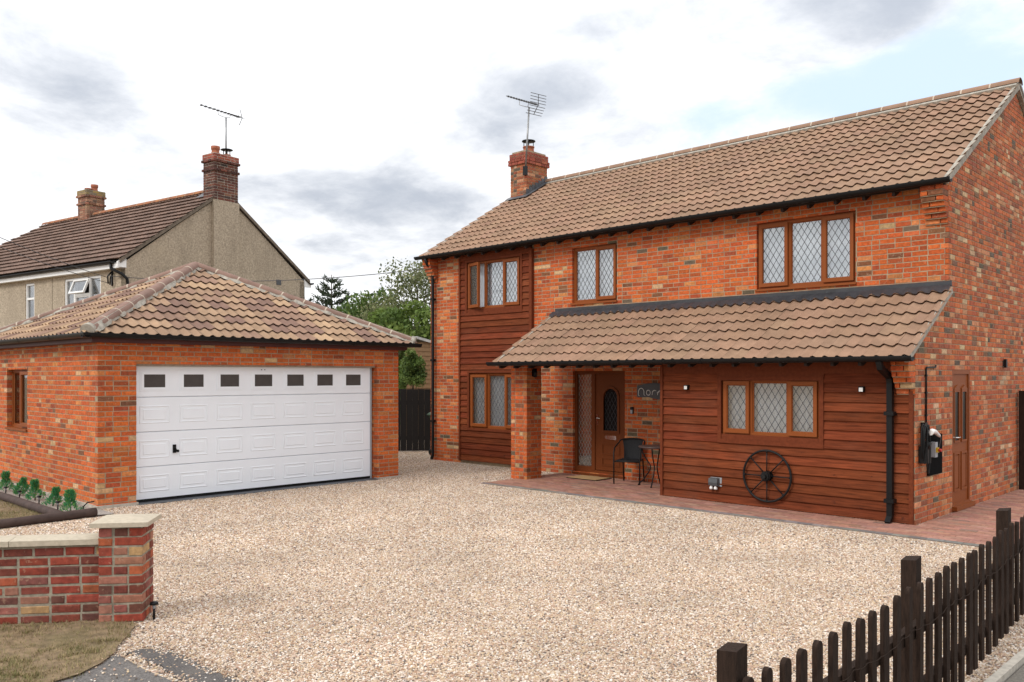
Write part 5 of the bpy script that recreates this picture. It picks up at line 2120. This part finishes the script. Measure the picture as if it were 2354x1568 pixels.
m.prism([(-.1, 3.10), (-.1, 3.02), (.35, 3.06), (4.2, 1.95), (4.2, 2.03), (.35, 3.14)], -2.6, .10, SFr)
m.build('roof', M['otile_a'], ob, True)


# overhead wires
def wire_(p0, p1, sag, name, label, r=.009):
    p0, p1 = Vector(p0), Vector(p1)
    m = MB()
    m.tube([p0.lerp(p1, i / 24) - Vector((0, 0, sag * 4 * (i / 24) * (1 - i / 24))) for i in range(25)], r, 5)
    return m.build(name, M['cable'], label=label, cat='cable')


nbk = P(-.56, -.14, 4.5)
wire_((XL - .02, 12.95, 4.45), P(-.56, -.14, 4.55), .22, 'overhead_cable', 'thin black cable spanning from the red house to the pebbledashed house')
wire_(nbk, at(-60, 520, 17), .05, 'overhead_cable', 'upper of the cables leaving the pebbledashed house at the far left', .008)
wire_(P(-.55, -.14, 4.36), at(-60, 545, 18), .05, 'overhead_cable', 'lower of the cables leaving the pebbledashed house at the far left', .008)

# ------------------------------------------------------------------ flower bed by the garage
lg = [((-12.10, 2.2, .062), (-12.36, 4.46, .062), 'brown log edging the front of the lawn towards the garage corner'), ((-12.32, 4.02, .062), (-19.0, 4.02, .062), 'brown log edging between lawn and conifer bed')]
for p0, p1, lab in lg:
    p0, p1 = Vector(p0), Vector(p1)
    m = MB()
    k = 14
    m.tube([p0.lerp(p1, i / k) + Vector((random.uniform(-.004, .004), random.uniform(-.004, .004), random.uniform(-.003, .003))) for i in range(k + 1)], [.062 + random.uniform(-.003, .003) for _ in range(k + 1)], 12)
    m.build('edging_log', M['logs'], label=lab, cat='log')


def tuft(mb, base, n, h, spread, cols, w=.004):
    for _ in range(n):
        a, r_ = random.uniform(0, 2 * math.pi), spread * math.sqrt(random.random())
        b = Vector(base) + Vector((math.cos(a) * r_, math.sin(a) * r_, 0))
        ln_ = h * random.uniform(.5, 1.1)
        lean = Vector((random.gauss(0, .5), random.gauss(0, .5), 1)).normalized() * ln_
        sd_ = Vector((math.cos(a * 3), math.sin(a * 3), 0)) * w
        mb.add([b - sd_, b + sd_, b + lean], [(0, 1, 2)], random.choice(cols))


def little_conifer(x, y, h, lean, label):
    t = thing('dwarf_conifer', label, 'conifer', (x, y, .016), group='dwarf conifers along the garage wall')
    m = MB()
    tip = Vector((lean[0], lean[1], h))
    m.tube([(x, y, .01), (x + lean[0] * .5, y + lean[1] * .5, h * .6)], [.012, .006], 6)
    m.build('trunk', M['bark'], t)
    m = MB()
    for _ in range(900):
        f_ = random.random() ** .75
        rr = (.145 * (1 - f_) ** .7 + .02) * (1 + .35 * math.sin(7 * f_ + lean[0] * 60 + x * 9)) * (.55 + .5 * random.random()) * h / .34
        a = random.uniform(0, 2 * math.pi)
        c = Vector((x, y, .03)) + tip * f_ + Vector((math.cos(a), math.sin(a), 0)) * rr * math.sqrt(random.uniform(.2, 1))
        d = (Vector((math.cos(a), math.sin(a), random.uniform(.6, 1.8)))).normalized() * random.uniform(.025, .05)
        sd_ = d.cross(Vector((random.uniform(-1, 1), random.uniform(-1, 1), random.uniform(-1, 1)))).normalized() * .006
        s = random.uniform(.6, 1.35)
        col = (.075 * s, .30 * s, .125 * s) if random.random() < .8 else (.20 * s, .38 * s, .09 * s)
        m.add([c - sd_, c + sd_, c + d + sd_ * .4, c + d - sd_ * .4], [(0, 1, 2, 3)], col)
    m.build('crown', M['leaf'], t, True)


for (x, y, h, ln_, lab) in ((-15.98, 4.34, .30, (.0, 0), 'dwarf conifer cut by the left picture edge, fifth from the garage corner'), (-15.27, 4.34, .26, (.07, .05), 'leaning dwarf conifer, fourth from the garage corner'), (-14.50, 4.34, .29, (-.02, 0), 'upright dwarf conifer, third from the garage corner'),
                            (-13.70, 4.34, .25, (.07, .03), 'bushy leaning dwarf conifer, second from the garage corner'), (-12.90, 4.32, .29, (-.03, .0), 'tallest dwarf conifer with yellowish tips, nearest the garage corner')):
    little_conifer(x, y, h, ln_, lab)


def stake_light(x, y, lab, h=.145):
    t = thing('stake_light', lab, 'garden light', (x, y, .01), group='solar stake lights')
    m = MB()
    m.tube([(x, y, 0), (x, y, h - .055)], .010, 8)
    m.build('stake', M['black'], t)
    m = MB()
    m.tube([(x, y, h - .055), (x, y, h - .022)], .012, 10)
    m.build('lens', M['grey_pl'], t)
    m = MB()
    m.lathe([(0, h), (.03, h - .002), (.034, h - .022), (0, h - .023)], (x, y, 0), 14)
    m.build('cap', M['black'], t)


for x, y, lab in ((-15.55, 4.22, 'solar stake light between the fourth and fifth conifers from the garage corner'), (-14.85, 4.22, 'solar stake light between the third and fourth conifers from the garage corner'), (-14.02, 4.25, 'solar stake light between the second and third conifers from the garage corner'),
                  (-13.24, 4.26, 'solar stake light between the first and second conifers from the garage corner'), (-6.80, 2.90, 'solar stake light at the foot of the garden wall pier')):
    stake_light(x, y, lab)
m = MB()
m.tube([(-12.74, 4.42, .02), (-12.75, 4.44, .10), (-12.68, 4.47, .16), (-12.58, 4.52, .18)], .009, 7)
m.build('cable_stub', M['black'], label='bent black cable end sticking up from the bed near the garage corner', cat='cable')


# ------------------------------------------------------------------ trees
def leaf_quads(mb, centers, radii, n, size, cols, flat=.8):
    C_ = np.array(centers)
    R_ = np.array(radii)
    pw = R_ ** 2 / (R_ ** 2).sum()
    idx = rng.choice(len(C_), n, p=pw)
    d = rng.normal(size=(n, 3))
    d /= np.linalg.norm(d, axis=1)[:, None]
    r_ = R_[idx] * (rng.random(n) ** .45)
    p = C_[idx] + d * r_[:, None] * np.array([1, 1, flat])
    a = rng.normal(size=(n, 3))
    a /= np.linalg.norm(a, axis=1)[:, None]
    b = np.cross(a, rng.normal(size=(n, 3)))
    b /= np.linalg.norm(b, axis=1)[:, None]
    s = size * rng.uniform(.6, 1.3, n)
    ci = rng.integers(0, len(cols), len(C_))[idx]
    for i in range(n):
        A_, B_, q_ = a[i] * s[i], b[i] * s[i] * .55, p[i]
        base = cols[ci[i]] if rng.random() < .75 else cols[rng.integers(0, len(cols))]
        k_ = rng.uniform(.7, 1.3)
        mb.add([q_ - A_, q_ + B_, q_ + A_, q_ - B_], [(0, 1, 2, 3)], tuple(x * k_ for x in base))


def broadleaf(name, label, cat, base, height, width, n, size, cols, clumps=26, trunk=.09, low=.25, group=None, flat=.8, vary=.5, limbs=9):
    t = thing(name, label, cat, base, group=group)
    bx = Vector(base)
    ctr, rad = [], []
    for i in range(clumps):
        f_ = random.uniform(low, 1)
        a = random.uniform(0, 2 * math.pi)
        wr = width * .5 * math.sin(math.pi * min(.95, .12 + f_ * .80)) ** .7
        rr = wr * math.sqrt(random.random()) * .85
        ctr.append((bx.x + math.cos(a) * rr, bx.y + math.sin(a) * rr, bx.z + height * f_ * .93))
        rad.append(width * random.uniform(.10, .10 + .14 * vary + .06))
    m = MB()
    m.tube([bx, bx + Vector((.05, .03, height * .35)), bx + Vector((.0, .08, height * .8))], [trunk, trunk * .75, trunk * .25], 8)
    for i in range(min(limbs, clumps)):
        c = Vector(ctr[i])
        s_ = bx + Vector((0.03, .04, (c.z - bx.z) * random.uniform(.35, .6)))
        m.tube([s_, s_.lerp(c, .5) + Vector((0, 0, -.06)), c], [trunk * .35, trunk * .2, trunk * .06], 5)
    m.build('trunk', M['bark'], t)
    m = MB()
    leaf_quads(m, ctr, rad, n, size, cols, flat)
    m.build('crown', M['leaf'], t, True)
    return t


def conifer(name, label, base, height, width, tiers, cols, needle=.10, per=60):
    t = thing(name, label, 'tree', base, group='dark conifers behind the garage')
    bx = Vector(base)
    m = MB()
    m.tube([bx, bx + Vector((0, 0, height))], [.13, .015], 8)
    leaf = MB()
    for k in range(tiers):
        f_ = .18 + .82 * (k / tiers)
        nb_ = 6 if f_ < .85 else 4
        for i in range(nb_):
            a = i * 2 * math.pi / nb_ + k * 1.1 + random.uniform(-.3, .3)
            L_ = width * .5 * ((1 - f_) ** .8 + .07) * random.uniform(.7, 1.2)
            s_ = bx + Vector((0, 0, height * f_))
            e_ = s_ + Vector((math.cos(a) * L_, math.sin(a) * L_, L_ * random.uniform(.25, .65)))
            md = s_.lerp(e_, .55) + Vector((0, 0, -.10 * L_))
            m.tube([s_, md, e_], [.03, .02, .006], 5)
            for _ in range(int(per * (L_ / (width * .5)) + 10)):
                g_ = random.uniform(.15, 1.04)
                c = (s_.lerp(md, g_ / .55) if g_ < .55 else md.lerp(e_, (g_ - .55) / .45)) + Vector((random.gauss(0, .06), random.gauss(0, .06), random.gauss(0, .05)))
                d = (Vector((math.cos(a), math.sin(a), .8)) + Vector((random.gauss(0, .6), random.gauss(0, .6), random.gauss(0, .5)))).normalized() * needle * random.uniform(.7, 1.4)
                sd_ = d.cross(Vector((random.uniform(-1, 1), random.uniform(-1, 1), .3))).normalized() * needle * .22
                q_ = random.uniform(.6, 1.4)
                leaf.add([c - sd_, c + sd_, c + d + sd_ * .3, c + d - sd_ * .3], [(0, 1, 2, 3)], tuple(x * q_ for x in random.choice(cols)))
    m.build('trunk', M['bark'], t)
    leaf.build('crown', M['leaf'], t, True)


def gpos(px, w):
    p = at(px, HY, w)
    return (p.x, p.y, 0)


DK = [(.030, .050, .030), (.040, .062, .032), (.055, .075, .040)]
G1 = [(.11, .17, .040), (.14, .20, .05), (.08, .13, .038), (.18, .22, .06)]
G2 = [(.125, .19, .04), (.155, .215, .05), (.095, .15, .036)]
G3 = [(.15, .18, .075), (.19, .21, .09), (.12, .15, .065), (.24, .25, .13)]
conifer('conifer_tree', 'pointed dark conifer standing alone behind the garage roof', gpos(762, 42), 6.9, 4.0, 15, DK, .17, 75)
conifer('conifer_tree', 'smaller dark conifer half hidden by the end of the pebbledashed house', gpos(700, 44), 6.0, 3.6, 13, DK, .17, 75)
broadleaf('broadleaf_tree', 'rounded mid green tree left of the birch, behind the garage roof', 'tree', gpos(858, 36), 5.6, 4.6, 9000, .10, G1, 30, .12, group='trees behind the garage')
broadleaf('broadleaf_tree', 'olive green tree low behind the garage roof, beside the conifer', 'tree', gpos(815, 39), 4.9, 3.4, 5000, .10, G1, 20, .1, group='trees behind the garage')
broadleaf('birch_tree', 'airy pale leaved birch against the sky beside the red house', 'tree', gpos(955, 31), 6.3, 4.8, 9500, .062, G3, 52, .09, low=.3, vary=.25, limbs=30)
broadleaf('leafy_shrub', 'bright green shrub in front of the birch', 'shrub', gpos(948, 28), 4.5, 3.4, 9500, .075, G2, 26, .06, low=.2)
broadleaf('leafy_shrub', 'bright green shrub behind the garage ridge end', 'shrub', gpos(893, 29), 4.2, 3.2, 8000, .075, G2, 22, .06, low=.2)
tp = at(945, 862, 24.0)
broadleaf('clipped_shrub', 'rounded clipped shrub on bare stems above the dark fence', 'shrub', (tp.x, tp.y, 0), 2.78, .95, 5200, .040, G1[:3], 34, .035, low=.66, flat=.9)
for (px, w, h, lab) in ((0, 20.3, 2.9, 'shrub tip showing over the garage roof at the far left'), (530, 22.0, 4.35, 'sprig of leaves just above the right garage hip'), (600, 22.5, 4.15, 'second sprig of leaves low on the right garage hip')):
    broadleaf('tall_shrub', lab, 'shrub', gpos(px, w), h, .9, 1500, .05, G2, 10, .03, low=.4, group='shrubs behind the garage')

# ------------------------------------------------------------------ grass and gravel
def grass(name, label, poly, n, h, cols, zone, bald):
    m = MB()
    xs, ys = [p[0] for p in zone], [p[1] for p in zone]
    c = 0
    while c < n:
        x, y = random.uniform(min(xs), max(xs)), random.uniform(min(ys), max(ys))
        if not inside(x, y, poly):
            continue
        c += 1
        v = 1.5 * mnoise.noise(Vector((x * 1.9, y * 1.9, 3.3))) + .9 * mnoise.noise(Vector((x * 6.5, y * 6.5, 7.1))) + .5 * mnoise.noise(Vector((x * 19, y * 19, 1.7)))
        if v < bald and random.random() < .85:
            continue
        cc = random.choice(cols[0] if v + random.gauss(0, .25) > .45 else cols[1])
        k_ = random.uniform(.75, 1.25)
        hh = h * random.uniform(.4, 1.1)
        a = random.uniform(0, 2 * math.pi)
        d = Vector((math.cos(a), math.sin(a), 0)) * hh * random.uniform(.3, 1.4)
        w_ = Vector((-math.sin(a), math.cos(a), 0)) * .0028
        b = Vector((x, y, .016))
        m.add([b - w_, b + w_, b + d + Vector((0, 0, hh))], [(0, 1, 2)], tuple(t * k_ for t in cc))
    for _ in range(int(n / 700)):
        x, y = random.uniform(min(xs), max(xs)), random.uniform(min(ys), max(ys))
        if inside(x, y, poly):
            tuft(m, (x, y, .006), random.randint(25, 60), h * random.uniform(1.0, 2.0), random.uniform(.02, .07), random.choice(cols), .0028)
    return m.build(name, M['blade'], None, True, label=label, cat='grass', kind='stuff')


GG_ = [(.12, .13, .045), (.16, .155, .055), (.26, .20, .09)]
GD_ = [(.33, .25, .13), (.27, .21, .11), (.20, .18, .07)]
grass('verge_grass', 'thin dry grass on the verge before the garden wall', VERGE, 60000, .03, (GG_, GD_), [(-8.4, .6), (-5.6, 2.9)], -.05)
grass('lawn_grass', 'parched lawn grass inside the log edging', LAWN, 26000, .03, (GG_, GD_), [(-16.5, 2.0), (-12.26, 4.0)], -.5)

PATIO = [(-11.16, 10.65), (-.9, 10.65), (-.9, 20), (-3.9, 20), (-3.9, 11.6), (-7.9, 11.6), (-7.9, 12.95), (-11.16, 12.95)]
HOUSE = [(XL, YM), (XR, YM), (XR, YB), (XL, YB)]
GAR = [(GX0, GY0 - .04), (GX1 + .05, GY0 - .04), (GX1 + .05, GY1 + .04), (GX0, GY1 + .04)]
TAR = [(-6.12, 2.36), (-6.06, 2.53), (-5.5, 2.57), (-3.6, 2.72), (-3.6, .5), (-6.0, .5)]
BEDS = [(-21, -1.5), (-12.2, -1.5), (-12.3, 4.5), (-12.36, 4.7), (-21, 4.7)]


def emitter(w0, w1, step, only=None):
    m = MB()
    x = -17.5
    while x < -1.62:
        y = 1.6
        while y < 15.0:
            cx_, cy_ = x + step / 2, y + step / 2
            d = Vector((cx_, cy_, 0))
            w = d.dot(FW)
            l_ = d.dot(RT)
            if w0 <= w < w1 and abs(l_) < w * .64 + .3 and not any(inside(cx_, cy_, pl_) for pl_ in (PATIO, HOUSE, GAR, TAR, BEDS, VERGE)) and cx_ < -1.63 if only is None else (w0 <= w < w1 and any(inside(cx_, cy_, pl_) for pl_ in only)):
                zz_ = .002 if only is None else .014
                m.poly([(x, y, zz_), (x + step, y, zz_), (x + step, y + step, zz_), (x, y + step, zz_)])
            y += step
        x += step
    return m


def gravel(name, label, mb, density, s0, s1):
    o = mb.build(name, M['stone_bit'], label=label, cat='gravel', kind='stuff')
    ng = bpy.data.node_groups.new(name, 'GeometryNodeTree')
    ng.interface.new_socket('Geometry', in_out='INPUT', socket_type='NodeSocketGeometry')
    ng.interface.new_socket('Geometry', in_out='OUTPUT', socket_type='NodeSocketGeometry')
    N, L = ng.nodes, ng.links
    gi, go = N.new('NodeGroupInput'), N.new('NodeGroupOutput')
    ds = N.new('GeometryNodeDistributePointsOnFaces')
    ds.inputs['Density'].default_value = density
    ic = N.new('GeometryNodeMeshIcoSphere')
    ic.inputs['Radius'].default_value = 1.0
    ic.inputs['Subdivisions'].default_value = 1
    sm = N.new('GeometryNodeSetMaterial')
    sm.inputs['Material'].default_value = M['stone_bit']
    ip = N.new('GeometryNodeInstanceOnPoints')
    rv = N.new('FunctionNodeRandomValue')
    rv.data_type = 'FLOAT_VECTOR'
    rv.inputs[0].default_value = (s0, s0 * .8, s0 * .45)
    rv.inputs[1].default_value = (s1, s1 * .9, s1 * .6)
    rr = N.new('FunctionNodeRandomValue')
    rr.data_type = 'FLOAT_VECTOR'
    rr.inputs[0].default_value = (-.6, -.6, 0)
    rr.inputs[1].default_value = (.6, .6, 6.28)
    L.new(gi.outputs[0], ds.inputs['Mesh'])
    L.new(ds.outputs['Points'], ip.inputs['Points'])
    L.new(ic.outputs['Mesh'], sm.inputs['Geometry'])
    L.new(sm.outputs[0], ip.inputs['Instance'])
    L.new(rr.outputs[0], ip.inputs['Rotation'])
    L.new(rv.outputs[0], ip.inputs['Scale'])
    L.new(ip.outputs[0], go.inputs[0])
    md = o.modifiers.new('stones', 'NODES')
    md.node_group = ng
    return o


gravel('gravel_stones', 'loose cream and tan gravel covering the near half of the drive', emitter(4.8, 9.5, .1), 4800, .0052, .0118)
gravel('gravel_stones', 'loose cream and tan gravel covering the far half of the drive', emitter(9.5, 24, .25), 1900, .008, .015)
strays = emitter(4.8, 7.5, .1, [[(-6.9, 2.80), (-6.0, 2.2), (-5.75, 1.9), (-5.4, 2.3), (-3.6, 2.5), (-3.6, 2.75), (-6.1, 2.6), (-6.7, 2.85)]])
gravel('gravel_stones', 'stray stones scattered over the tarmac ramp and the verge edge', strays, 260, .005, .011)
gravel('gravel_stones', 'larger pebbles among the drive gravel', emitter(4.8, 13, .2), 260, .010, .0175)
edge_band = emitter(4.8, 8.0, .05, [[(-6.15, 2.55), (-3.6, 2.76), (-3.6, 2.88), (-6.15, 2.68)], [(-6.15, 2.36), (-3.6, 2.47), (-3.6, 2.56), (-6.15, 2.44)]])
gravel('gravel_stones', 'gravel spilling over the edges of the tarmac ramp', edge_band, 2600, .005, .0115)
